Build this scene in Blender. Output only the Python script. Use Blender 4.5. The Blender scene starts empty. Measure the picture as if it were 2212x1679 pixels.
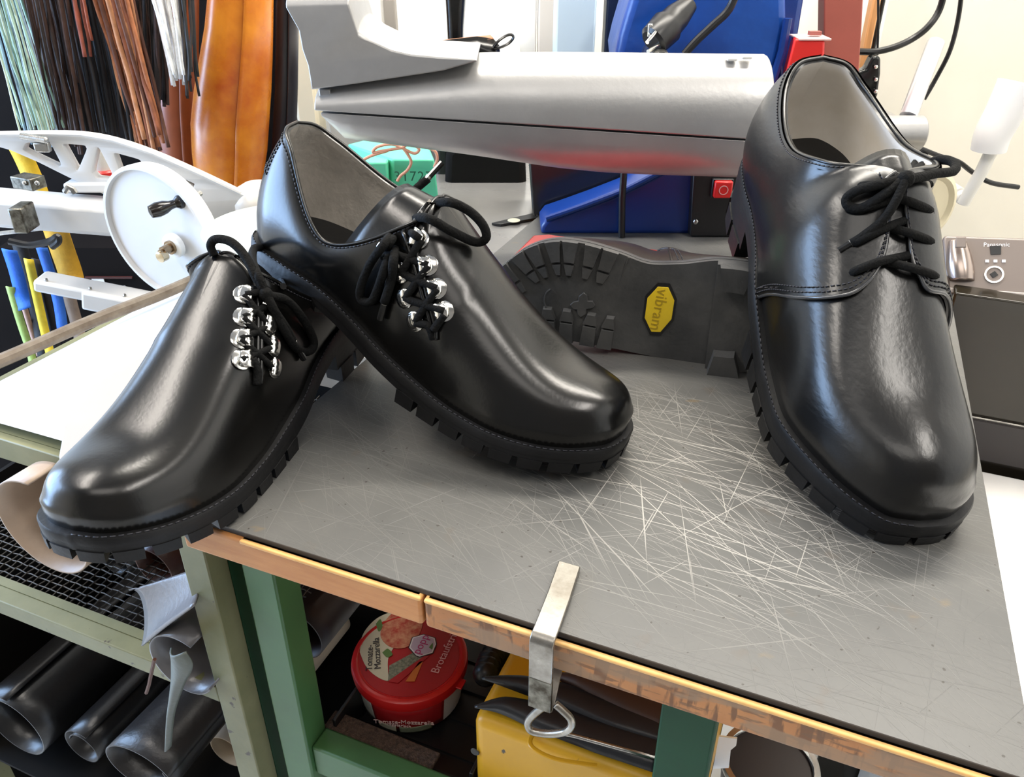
import bpy, bmesh, math, random
import numpy as np
from mathutils import Vector, Matrix
from mathutils.bvhtree import BVHTree
random.seed(7); rng = np.random.default_rng(7)
SC = bpy.context.scene; COL = SC.collection
pi = math.pi
# ------------------------------------------------------------------ camera
ZT = .85; CAM = np.array([0, 0, ZT + .32]); TH = math.radians(30.5); FP = 1785.
cd = bpy.data.cameras.new('camera'); cam = bpy.data.objects.new('camera', cd); COL.objects.link(cam)
cd.sensor_fit = 'HORIZONTAL'; cd.sensor_width = 36; cd.lens = 36 * FP / 2212
cd.clip_start = .02; cam.location = CAM; cam.rotation_euler = (pi / 2 - TH, 0, 0); SC.camera = cam
# ------------------------------------------------------------------ light
SC.view_settings.view_transform = 'Standard'; SC.view_settings.look = 'None'
SC.view_settings.exposure = -.18; SC.view_settings.gamma = 1; SC.view_settings.use_curve_mapping = False
W = bpy.data.worlds.new('daylight'); SC.world = W; W.use_nodes = True
W.node_tree.nodes['Background'].inputs[0].default_value = (.75, .86, 1, 1)
W.node_tree.nodes['Background'].inputs[1].default_value = .7
def area(name, loc, target, sx, sy, power, col, spread=180):
    l = bpy.data.lights.new(name, 'AREA'); l.shape = 'RECTANGLE'; l.size = sx; l.size_y = sy; l.energy = power; l.color = col
    l.spread = math.radians(spread)
    o = bpy.data.objects.new(name, l); COL.objects.link(o); o.location = loc
    o.rotation_euler = (Vector(target) - Vector(loc)).to_track_quat('-Z', 'Y').to_euler(); return o
area('window_daylight', (-1.93, .85, 1.20), (0, .75, 1.0), 1.3, 1.2, 88, (.42, .64, 1))
area('ceiling_tube_left', (-1.12, .60, 2.44), (-1.12, .60, 0), .22, 1.2, 30, (1, .93, .84))
area('ceiling_tube_right', (.85, -.20, 2.44), (.85, -.20, 0), .18, .9, 20, (1, .95, .88))
area('added_fill_front', (-.25, -.65, 2.44), (-.25, -.2, 0), 1.2, .6, 9, (1, .95, .88))  # unseen fill light added to brighten faces turned to the camera
area('ceiling_tube_back', (.45, 1.15, 2.44), (.45, 1.15, 0), 1.6, .18, 58, (1, .94, .84))
# ------------------------------------------------------------------ pixel rays (authoring aid: a pixel and a real plane give a point)
RX = np.array([1., 0, 0]); UP = np.array([0, math.sin(TH), math.cos(TH)]); FW = np.array([0, math.cos(TH), -math.sin(TH)])
def ray(x, y): return RX * ((x - 1106) / FP) + UP * ((840 - y) / FP) + FW
def onz(x, y, z=ZT): d = ray(x, y); return CAM + d * ((z - CAM[2]) / d[2])
def ony(x, y, Y): d = ray(x, y); return CAM + d * (Y / d[1])
E1 = np.array([.9211, -.3894, 0]); E2 = np.array([.3894, .9211, 0]); EZ = np.array([0, 0, 1.]); T0 = np.array([-.201, .3946, 0])
def TB(u, v, z): return T0 + E1 * u + E2 * v + EZ * z
def onv(x, y, v):
    d = ray(x, y); p0 = T0 + E2 * v; return CAM + d * (((p0 - CAM) @ E2) / (d @ E2))
def onu(x, y, u):
    d = ray(x, y); p0 = T0 + E1 * u; return CAM + d * (((p0 - CAM) @ E1) / (d @ E1))
def uvz(p): q = p - T0; return q @ E1, q @ E2, p[2]
# ------------------------------------------------------------------ materials
def mat(name, col, rough=.5, metal=0, noise=0, nscale=8, col2=None, bump=0, bscale=60, coat=0, spec=.5, trans=0, emit=0, stretch=None, bdist=.001, rvar=0, sheen=0):
    m = bpy.data.materials.new(name); m.use_nodes = True; N = m.node_tree.nodes; L = m.node_tree.links; b = N['Principled BSDF']
    c = (*col, 1); b.inputs['Base Color'].default_value = c; b.inputs['Roughness'].default_value = rough; b.inputs['Metallic'].default_value = metal
    b.inputs['Specular IOR Level'].default_value = spec
    if coat: b.inputs['Coat Weight'].default_value = coat; b.inputs['Coat Roughness'].default_value = .12
    if trans: b.inputs['Transmission Weight'].default_value = trans
    if sheen: b.inputs['Sheen Weight'].default_value = sheen
    if emit: b.inputs['Emission Color'].default_value = c; b.inputs['Emission Strength'].default_value = emit
    tc = N.new('ShaderNodeTexCoord'); src = tc.outputs['Object']
    if stretch:
        mp = N.new('ShaderNodeMapping'); mp.inputs['Scale'].default_value = stretch; L.new(src, mp.inputs[0]); src = mp.outputs[0]
    if col2 is not None or noise or rvar:
        n = N.new('ShaderNodeTexNoise'); n.inputs['Scale'].default_value = nscale; n.inputs['Detail'].default_value = 6; n.inputs['Roughness'].default_value = .6
        L.new(src, n.inputs['Vector'])
        r = N.new('ShaderNodeValToRGB'); r.color_ramp.elements[0].position = .35; r.color_ramp.elements[1].position = .65
        c2 = col2 if col2 is not None else tuple(min(1, x * (1 + noise)) for x in col)
        c1 = col if col2 is not None else tuple(x * (1 - noise) for x in col)
        r.color_ramp.elements[0].color = (*c1, 1); r.color_ramp.elements[1].color = (*c2, 1)
        L.new(n.outputs['Fac'], r.inputs[0]); L.new(r.outputs[0], b.inputs['Base Color'])
        if rvar:
            mr = N.new('ShaderNodeMapRange'); mr.inputs[3].default_value = rough - rvar; mr.inputs[4].default_value = rough + rvar
            mr.inputs[1].default_value = .3; mr.inputs[2].default_value = .7
            L.new(n.outputs['Fac'], mr.inputs[0]); L.new(mr.outputs[0], b.inputs['Roughness'])
    if bump:
        n2 = N.new('ShaderNodeTexNoise'); n2.inputs['Scale'].default_value = bscale; n2.inputs['Detail'].default_value = 4; L.new(src, n2.inputs['Vector'])
        bp = N.new('ShaderNodeBump'); bp.inputs['Strength'].default_value = bump; bp.inputs['Distance'].default_value = bdist
        L.new(n2.outputs['Fac'], bp.inputs['Height']); L.new(bp.outputs[0], b.inputs['Normal'])
    return m
M = {}
M['leather'] = mat('black_leather', (.0032, .0030, .0027), .25, bump=.10, bscale=420, bdist=.0005, noise=.1, nscale=30, spec=.5)
M['leather_soft'] = mat('black_soft_leather', (.0038, .0036, .0036), .28, bump=.22, bscale=260, bdist=.0007, stretch=(1, .35, 1), spec=.55)
M['brown_leather'] = mat('dark_brown_leather', (.016, .0115, .009), .36, bump=.2, bscale=260, bdist=.0006)
M['rubber'] = mat('black_rubber', (.0065, .0065, .0072), .5, spec=.3, bump=.25, bscale=220, noise=.3, nscale=40)
M['rubber_dusty'] = mat('dusty_rubber_sole', (.042, .043, .044), .40, col2=(.085, .084, .082), nscale=22, bump=.3, bscale=300)
M['lining_grey'] = mat('grey_suede_lining', (.50, .46, .41), .95, bump=.5, bscale=260, col2=(.38, .35, .31), nscale=45)
M['lining_cream'] = mat('cream_leather_lining', (.88, .83, .76), .7, bump=.15, bscale=120, col2=(.80, .74, .65), nscale=26)
M['insole'] = mat('black_insole', (.008, .008, .008), .6, bump=.2, bscale=200)
M['lace'] = mat('black_cotton_lace', (.0065, .0066, .0065), .9, spec=.15, bump=1, bscale=520, bdist=.001)
M['thread'] = mat('black_thread', (.02, .02, .026), .6)
M['thread_grey'] = mat('grey_thread', (.12, .12, .13), .6)
M['edge'] = mat('highlit_leather_edge', (.05, .05, .052), .22, coat=.5)  # paler than the leather: edge highlight put into the colour
M['chrome'] = mat('polished_nickel', (.85, .83, .78), .14, 1)
M['aglet'] = mat('clear_black_aglet', (.012, .012, .012), .15)
M['steel'] = mat('bare_steel', (.50, .49, .46), .28, 1, col2=(.36, .35, .33), nscale=60, bump=.15, bscale=300, rvar=.08)
M['white_paint'] = mat('white_machine_enamel', (.66, .65, .63), .35, noise=.04, nscale=6)
M['white_panel'] = mat('white_laminate', (.88, .87, .84), .4, noise=.02)
M['wall_paint'] = mat('warm_white_wall_paint', (.86, .83, .76), .8, noise=.03, nscale=3, bump=.1, bscale=90)
M['ceiling_paint'] = mat('ceiling_paint', (.22, .21, .20), .9, noise=.03)
M['floor_tile'] = mat('light_floor_lino', (.72, .71, .68), .5, noise=.06, nscale=5)
M['grey_wall'] = mat('dull_grey_wall_paint', (.13, .12, .11), .8, noise=.08, nscale=3)
M['dark'] = mat('near_black_plastic', (.008, .008, .009), .35, noise=.2)
M['dark_matt'] = mat('black_board', (.005, .0045, .004), .8, spec=.12, noise=.3, nscale=6)
# ------------------------------------------------------------------ mesh helpers
def wloc(o):
    p = np.zeros(3)
    while o is not None: p += np.array(o.location); o = o.parent
    return p
class MB:
    def __init__(s): s.v = []; s.f = []; s.n = 0
    def add(s, V, F):
        V = np.asarray(V, float).reshape(-1, 3); s.v.append(V); s.f += [tuple(int(i) + s.n for i in f) for f in F]; s.n += len(V); return s
    def grid(s, G, closeu=False, closev=False, flip=False):
        G = np.asarray(G, float); a, b = G.shape[:2]; F = []
        for i in range(a if closeu else a - 1):
            for j in range(b if closev else b - 1):
                q = (i * b + j, ((i + 1) % a) * b + j, ((i + 1) % a) * b + (j + 1) % b, i * b + (j + 1) % b)
                F.append(q[::-1] if flip else q)
        return s.add(G.reshape(-1, 3), F)
    def hexa(s, P):   # 8 points: bottom ring 0-3, top ring 4-7
        return s.add(P, [(3, 2, 1, 0), (4, 5, 6, 7), (0, 1, 5, 4), (1, 2, 6, 5), (2, 3, 7, 6), (3, 0, 4, 7)])
    def box(s, c, size, ax=(RX, np.array([0, 1., 0]), EZ)):
        c = np.asarray(c, float); x, y, z = [np.asarray(a, float) * h / 2 for a, h in zip(ax, size)]
        return s.hexa([c - x - y - z, c + x - y - z, c + x + y - z, c - x + y - z, c - x - y + z, c + x - y + z, c + x + y + z, c - x + y + z])
    def tbox(s, u0, u1, v0, v1, z0, z1):
        return s.hexa([TB(u0, v0, z0), TB(u1, v0, z0), TB(u1, v1, z0), TB(u0, v1, z0), TB(u0, v0, z1), TB(u1, v0, z1), TB(u1, v1, z1), TB(u0, v1, z1)])
    def prism(s, P, ext):   # P polygon points 3D, ext vector
        P = np.asarray(P, float); n = len(P); ext = np.asarray(ext, float)
        return s.add(np.r_[P, P + ext], [tuple(range(n))[::-1], tuple(range(n, 2 * n))] + [(i, (i + 1) % n, n + (i + 1) % n, n + i) for i in range(n)])
    def tube(s, pts, r, n=8, cap=True, flat=None):
        P = np.asarray(pts, float); k = len(P); r = np.broadcast_to(np.asarray(r, float), (k,))
        T = np.gradient(P, axis=0); T /= np.linalg.norm(T, axis=1)[:, None] + 1e-12
        a = np.array([0, 0, 1.]) if abs(T[0][2]) < .9 else np.array([1., 0, 0])
        N = np.cross(T[0], a); N /= np.linalg.norm(N); R = []
        for i in range(k):
            N = N - T[i] * (N @ T[i]); N /= np.linalg.norm(N) + 1e-12; B = np.cross(T[i], N)
            th = np.arange(n) * 2 * pi / n
            R.append(P[i] + r[i] * (np.cos(th)[:, None] * N + np.sin(th)[:, None] * B * (flat or 1)))
        s.grid(np.array(R), closev=True, flip=True); b = s.n - k * n
        if cap: s.f.append(tuple(b + i for i in range(n))); s.f.append(tuple(b + (k - 1) * n + i for i in range(n))[::-1])
        return s
    def cyl(s, p0, p1, r0, r1=None, n=24, cap=True):
        p0 = np.asarray(p0, float); p1 = np.asarray(p1, float)
        return s.lathe(p0, p1 - p0, [(0, r0), (np.linalg.norm(p1 - p0), r0 if r1 is None else r1)], n, cap)
    def lathe(s, p0, ax, prof, n=28, cap=True, ell=1, xref=None):   # prof (h, r) along ax
        p0 = np.asarray(p0, float); ax = np.asarray(ax, float); ax = ax / np.linalg.norm(ax)
        a = np.asarray(xref, float) if xref is not None else (np.array([0, 0, 1.]) if abs(ax[2]) < .9 else np.array([1., 0, 0]))
        X = a - ax * (a @ ax); X /= np.linalg.norm(X); Y = np.cross(ax, X); th = np.arange(n) * 2 * pi / n
        G = np.array([p0 + ax * h + r * (np.cos(th)[:, None] * X + ell * np.sin(th)[:, None] * Y) for h, r in prof])
        s.grid(G, closev=True, flip=True); b = s.n - len(prof) * n
        if cap: s.f.append(tuple(b + i for i in range(n))[::-1]); s.f.append(tuple(b + (len(prof) - 1) * n + i for i in range(n)))
        return s
    def ball(s, c, r, n=14):
        c = np.asarray(c, float); r = np.broadcast_to(np.asarray(r, float), (3,)); u = np.linspace(.02, pi - .02, n // 2 + 1); w = np.arange(n) * 2 * pi / n
        G = np.stack([np.sin(u)[:, None] * np.cos(w), np.sin(u)[:, None] * np.sin(w), np.cos(u)[:, None] + 0 * w], -1) * r + c
        return s.grid(G, closev=True, flip=False)
    def build(s, name, m, parent=None, bevel=0, seg=2, sharp=35, loc=None, weld=0, sub=0, solid=0, fixn=True):
        V = np.concatenate(s.v)
        if parent is None:
            loc = np.array([(V[:, 0].min() + V[:, 0].max()) / 2, (V[:, 1].min() + V[:, 1].max()) / 2, V[:, 2].min()]) if loc is None else np.asarray(loc)
            off = loc
        else: off = wloc(parent); loc = np.zeros(3)
        me = bpy.data.meshes.new(name); me.from_pydata((V - off).tolist(), [], s.f)
        bm = bmesh.new(); bm.from_mesh(me)
        if weld: bmesh.ops.remove_doubles(bm, verts=bm.verts, dist=weld)
        if fixn: bmesh.ops.recalc_face_normals(bm, faces=bm.faces)
        bm.to_mesh(me); bm.free()
        me.shade_smooth(); me.set_sharp_from_angle(angle=math.radians(sharp)); me.materials.append(m)
        o = bpy.data.objects.new(name, me); COL.objects.link(o); o.location = loc
        if parent is not None: o.parent = parent
        if solid: md = o.modifiers.new('thick', 'SOLIDIFY'); md.thickness = solid; md.offset = 0
        if bevel: md = o.modifiers.new('bevel', 'BEVEL'); md.width = bevel; md.segments = seg; md.limit_method = 'ANGLE'; md.angle_limit = math.radians(40)
        if sub: md = o.modifiers.new('sub', 'SUBSURF'); md.levels = sub; md.render_levels = sub
        return o
def tag(o, label, cat, group=None):
    o['label'] = label; o['category'] = cat
    if group: o['group'] = group
    return o
def thing(name, label, cat, loc, group=None):
    o = bpy.data.objects.new(name, None); COL.objects.link(o); o.location = loc; o.empty_display_size = .02; return tag(o, label, cat, group)
def struct(o): o['kind'] = 'structure'; return o
def stuff(o): o['kind'] = 'stuff'; return o
def lab(o, l): o['label'] = l; return o
def text(body, size, org, xd, yd, m, parent, name='lettering', ext=.0002, align='CENTER', space=1, shear=0):
    c = bpy.data.curves.new('t', 'FONT'); c.body = body; c.size = size; c.extrude = ext; c.align_x = align; c.align_y = 'CENTER'; c.space_character = space; c.shear = shear; c.resolution_u = 3
    t = bpy.data.objects.new('t', c); COL.objects.link(t); bpy.context.view_layer.update()
    me = bpy.data.meshes.new_from_object(t.evaluated_get(bpy.context.evaluated_depsgraph_get())); bpy.data.objects.remove(t)
    V = np.array([v.co[:] for v in me.vertices]); V[:, :2] -= (V[:, :2].min(0) + V[:, :2].max(0)) / 2
    xd = np.asarray(xd, float); xd = xd / np.linalg.norm(xd); yd = np.asarray(yd, float); yd = yd - xd * (xd @ yd); yd /= np.linalg.norm(yd); zd = np.cross(xd, yd)
    Wd = np.asarray(org, float) + V[:, :1] * xd + V[:, 1:2] * yd + V[:, 2:3] * zd
    b = MB().add(Wd, [tuple(p.vertices) for p in me.polygons]); bpy.data.meshes.remove(me)
    return b.build(name, m, parent, fixn=False)
def cr(P, n=8):   # Catmull-Rom resample
    P = np.asarray(P, float); Q = np.r_[[2 * P[0] - P[1]], P, [2 * P[-1] - P[-2]]]; o = []
    for i in range(1, len(Q) - 2):
        for k in range(n):
            t = k / n; o.append(.5 * (2 * Q[i] + (Q[i + 1] - Q[i - 1]) * t + (2 * Q[i - 1] - 5 * Q[i] + 4 * Q[i + 1] - Q[i + 2]) * t * t + (3 * Q[i] - Q[i - 1] - 3 * Q[i + 1] + Q[i + 2]) * t ** 3))
    o.append(P[-1]); return np.array(o)
def px(L, Y): return np.array([ony(a, b, Y) for a, b in L])
# ------------------------------------------------------------------ room
def wallbox(name, lo, hi, m):
    lo = np.array(lo, float); hi = np.array(hi, float)
    return struct(MB().box((lo + hi) / 2, hi - lo).build(name, m))
wallbox('floor', (-2.0, -1.4, -.1), (1.6, 1.8, 0), M['floor_tile'])
wallbox('ceiling', (-2.0, -1.4, 2.5), (1.6, 1.8, 2.6), M['ceiling_paint'])
wallbox('wall_back', (-2.1, 1.8, -.1), (1.7, 1.9, 2.6), M['wall_paint'])
wallbox('wall_right', (1.6, -1.5, -.1), (1.7, 1.8, 2.6), M['wall_paint'])
wallbox('wall_front', (-2.1, -1.5, -.1), (1.7, -1.4, 2.6), M['grey_wall'])
wl = MB().box((-2.05, .2, .25), (.1, 3.2, .7)).box((-2.05, .2, 2.2), (.1, 3.2, .8)).box((-2.05, -.6, 1.2), (.1, 1.6, 1.2)).box((-2.05, 1.65, 1.2), (.1, .3, 1.2))
struct(wl.build('wall_left', M['wall_paint']))
wf = MB()
for a in ((-2.02, .85, .63), (-2.02, .85, 1.77)): wf.box(a, (.08, 1.3, .06))
for y in (.23, .85, 1.47): wf.box((-2.02, y, 1.2), (.08, .06, 1.2))
struct(wf.build('window_1', M['white_panel'], bevel=.004))

# ------------------------------------------------------------------ shoes: last shapes
FIT = {'mid':{'sp':{'hw':0.0377,'wl':0.04625,'wm':0.02907,'bl':0.05173,'bm':0.037,'tl':0.0332,'tm':0.03448,'tx':0.2834,'tf':0.47222,'zh':0.03998,'zw':0.02647,'zb':0.01648,'zt':0.02775,'spr':0.01228,'hx':0.01384,'hz':0.1215,'hr':0.01911,'dx':0.0821,'dy':0.03789,'dz':0.07257,'fx':0.13616,'fy':0.02665,'fz':0.10724,'thx':0.13676,'thz':0.11851,'ry':-0.00075,'rz1':0.07657,'rz2':0.05934,'rex':0.26802,'rez':0.05538,'mdz':0.09369,'b1':0.00595,'b2':0.00733,'c1':0.70552,'c2':0.60955,'c3':0.0,'c1t':0.94346,'c2t':0.79856,'t_th':0.52},'T':[-0.19502,0.60681,0.91659],'M':[[0.82771,0.50232,0.25014],[-0.50993,0.85936,-0.03838],[-0.23424,-0.09579,0.96745]],'s':1.05163,'side':1},'left':{'sp':{'hw':0.0377,'wl':0.04625,'wm':0.02907,'bl':0.05173,'bm':0.037,'tl':0.0332,'tm':0.03448,'tx':0.2834,'tf':0.47222,'zh':0.03998,'zw':0.02647,'zb':0.01648,'zt':0.02775,'spr':0.01228,'hx':0.01384,'hz':0.1215,'hr':0.01911,'dx':0.0821,'dy':0.03789,'dz':0.07257,'fx':0.13616,'fy':0.02665,'fz':0.10724,'thx':0.13676,'thz':0.11851,'ry':-0.00075,'rz1':0.07657,'rz2':0.05934,'rex':0.26802,'rez':0.05538,'mdz':0.09369,'b1':0.00595,'b2':0.00733,'c1':0.70552,'c2':0.60955,'c3':0.0,'c1t':0.94346,'c2t':0.79856,'t_th':0.52},'T':[-0.14776,0.64281,0.84853],'M':[[-0.27822,0.96047,-0.01003],[-0.96051,-0.27816,0.00733],[0.00426,0.01167,0.99992]],'s':1.05163,'side':-1},'right':{'sp':{'hw':0.03913,'wl':0.04897,'wm':0.03356,'bl':0.05123,'bm':0.03594,'tl':0.02792,'tm':0.03065,'tx':0.28486,'tf':0.51699,'zh':0.0415,'zw':0.03779,'zb':0.02204,'zt':0.02627,'spr':0.01183,'hx':0.01517,'hz':0.1108,'hr':0.01996,'dx':0.0858,'dy':0.03308,'dz':0.09507,'fx':0.1324,'fy':0.02991,'fz':0.11222,'thx':0.15539,'thz':0.11995,'ry':0.00018,'rz1':0.08794,'rz2':0.07067,'rex':0.26809,'rez':0.06305,'mdz':0.09725,'b1':0.00672,'b2':0.0073,'c1':0.71367,'c2':0.66,'c3':-0.0,'c1t':0.82,'c2t':0.76,'t_th':0.52},'T':[0.22463,0.71126,0.95036],'M':[[0.00907,0.99899,0.04401],[-0.94937,0.02243,-0.31336],[-0.31403,-0.03894,0.94861]],'s':1.19686,'side':1},'brown':{'sp':{'hw':0.05376,'wl':0.05212,'wm':0.03955,'bl':0.04153,'bm':0.06022,'tl':0.04192,'tm':0.03393,'tx':0.281,'tf':0.45479,'zh':0.0361,'zw':0.03661,'zb':0.02922,'zt':0.03617,'spr':0.01134,'hx':0.01,'hz':0.115,'hr':0.02,'dx':0.085,'dy':0.034,'dz':0.085,'fx':0.138,'fy':0.03,'fz':0.108,'thx':0.158,'thz':0.122,'ry':0.00482,'rz1':0.08823,'rz2':0.07297,'rex':0.268,'rez':0.05584,'mdz':0.075,'b1':0.006,'b2':0.008,'c1':0.72,'c2':0.62,'c3':0.0,'c1t':0.80249,'c2t':0.66486,'t_th':0.52},'T':[0.21416,0.54981,0.89339],'M':[[-0.96826,0.00764,0.24981],[0.24993,0.02933,0.96782],[7e-05,0.99954,-0.03031]],'s':0.80987,'side':1}}

def spl(tc, V, t):
    """C1 nonuniform catmull-rom through V at knots tc"""
    tc=np.asarray(tc,float); V=np.asarray(V,float)
    one=V.ndim==1
    if one: V=V[:,None]
    t=np.asarray(t,float)
    m=np.zeros_like(V)
    d=np.diff(V,axis=0)/np.diff(tc)[:,None]
    m[1:-1]=(d[:-1]*np.diff(tc)[1:,None]+d[1:]*np.diff(tc)[:-1,None])/(tc[2:]-tc[:-2])[:,None]
    m[0]=d[0];m[-1]=d[-1]
    i=np.clip(np.searchsorted(tc,t,side='right')-1,0,len(tc)-2)
    h=(tc[i+1]-tc[i]);u=((t-tc[i])/h)[...,None];h=h[...,None]
    r=(2*u**3-3*u**2+1)*V[i]+(u**3-2*u**2+u)*h*m[i]+(-2*u**3+3*u**2)*V[i+1]+(u**3-u**2)*h*m[i+1]
    return r[...,0] if one else r
def outline(sp,side):
    hw,w,b,tw=sp['hw'],(sp['wl'] if side<0 else sp['wm']),(sp['bl'] if side<0 else sp['bm']),(sp['tl'] if side<0 else sp['tm'])
    tx=sp['tx']
    P=np.array([(0,0),(.004,.5*hw),(.02,.82*hw),(.05,.98*hw),(.08,hw),(.115,.5*(hw+w)*.99),(.145,.5*w+.5*(w*.62+b*.38)),(.175,.35*w+.65*b),(.207,b),(.235,b*.995+.0*tw),(.265,.45*b+.55*tw+.002),(tx,tw),(.2975,sp['tf']*tw),(.30,0)])
    s=np.r_[0,np.cumsum(np.hypot(*np.diff(P,axis=0).T))]; s/=s[-1]
    t=np.linspace(0,1,400); Q=spl(s,P,t)
    # zero-slope symmetric end: reparam by true arclength
    l=np.r_[0,np.cumsum(np.hypot(*np.diff(Q,axis=0).T))]; l/=l[-1]
    tt=np.linspace(0,1,241)
    Q=np.stack([np.interp(tt,l,Q[:,k]) for k in (0,1)],1); Q[:,1]*=side
    return tt,Q
def zf(sp,x): return spl([0,.08,.14,.20,.26,.30],[sp['zh'],sp['zh']-.002,sp['zw'],sp['zb'],sp['zb']+.003,sp['zt']],x)
def zbot(sp,x): # forefoot tread bottom
    return sp['spr']*np.clip((x-.20)/.1,0,1)**2+ .010*np.clip((.19-x)/.06,0,1)**2
def curvesE(sp,side,t):
    ry=sp['ry']; th=sp['t_th']
    dz=sp['dz'] if side<0 else sp['mdz']
    hx,hz,hr=sp['hx'],sp['hz'],sp['hr']
    K=[(0,hx,0,hz),(.07,hx+.004,side*hr*.72,hz-.002),(.15,hx+.018,side*(hr+.004),hz-.009),(.29,sp['dx'],side*sp['dy'],dz),(.42,sp['fx'],side*sp['fy']+ry*.5,sp['fz']),(th,sp['thx'],ry,sp['thz']),
       (.62,.7*sp['thx']+.3*.205,ry,.0),(.72,.205,ry,sp['rz1']),(.83,.237,ry,sp['rz2']),(1,sp['rex'],ry*.5,sp['rez'])]
    K[6]=(.62,.5*sp['thx']+.5*.205,ry,.5*(sp['thz']+sp['rz1'])-.001)
    K=np.array(K)
    return spl(K[:,0],K[:,1:],t)
def sstep(a,b,x):
    u=np.clip((x-a)/(b-a),0,1); return u*u*(3-2*u)
def upper(sp,side,nt=61,nv=17,tmax=1.,v=None,t=None):
    tt,Q=outline(sp,side)
    t=np.linspace(0,tmax,nt) if t is None else np.asarray(t,float)
    v=np.linspace(0,1,nv) if v is None else np.asarray(v,float)
    x=np.interp(t,tt,Q[:,0]);y=np.interp(t,tt,Q[:,1])
    e=1e-3
    def at(q): return np.stack([np.interp(q,tt,Q[:,0]),np.interp(q,tt,Q[:,1])],-1)
    lo=np.clip(t-.01,0,1);hi=np.clip(t+.01,0,1)
    T=at(hi)-at(lo); 
    T[t<.01]=(0,side); T[t>.99]=(0,-side)
    n=np.stack([-T[:,1],T[:,0]],1)*side; n/=np.linalg.norm(n,axis=1)[:,None]
    n3=np.c_[n,0*t]
    P=np.c_[x,y,zf(sp,x)]-n3*.003
    E=curvesE(sp,side,t)
    h=(E[:,2]-P[:,2])[:,None]; up=np.array([0,0,1.])
    D=(E-P)*np.array([1,1,0])
    C1r=P+up*.33*h+n3*sp['b1']; C2r=E-up*.30*h+n3*sp['b2']*sstep(.42,.10,t)[:,None]*1.2+n3*.004
    Eh=curvesE(sp,side,np.minimum(t+.01,1)); El=curvesE(sp,side,np.maximum(t-.01,0)); dE=Eh-El
    sl=(dE[:,2]/np.maximum(np.abs(dE[:,0]),1e-5))[:,None]*sstep(sp['t_th']-.16,sp['t_th']+.02,t)[:,None]
    q=sstep(.68,.95,t)[:,None]; c1=sp['c1']*(1-q)+sp['c1t']*q; c2=sp['c2']*(1-q)+sp['c2t']*q
    C1f=P+up*c1*h+n3*.003; C2f=E-D*c2+up*(sp['c3']*h+np.clip(sl,-.8,.3)*(-D[:,:1])*c2)
    w=sstep(sp['t_th']-.20,sp['t_th']+.03,t)[:,None]
    C1=C1r*(1-w)+C1f*w; C2=C2r*(1-w)+C2f*w
    v=v[None,:,None]
    S=(1-v)**3*P[:,None]+3*(1-v)**2*v*C1[:,None]+3*(1-v)*v**2*C2[:,None]+v**3*E[:,None]
    return S   # [nt,nv,3]
def gridnormals(S,side):
    du=np.gradient(S,axis=0);dv=np.gradient(S,axis=1)
    n=np.cross(du,dv)*(-side)
    return n/np.maximum(np.linalg.norm(n,axis=2,keepdims=True),1e-9)

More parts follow.
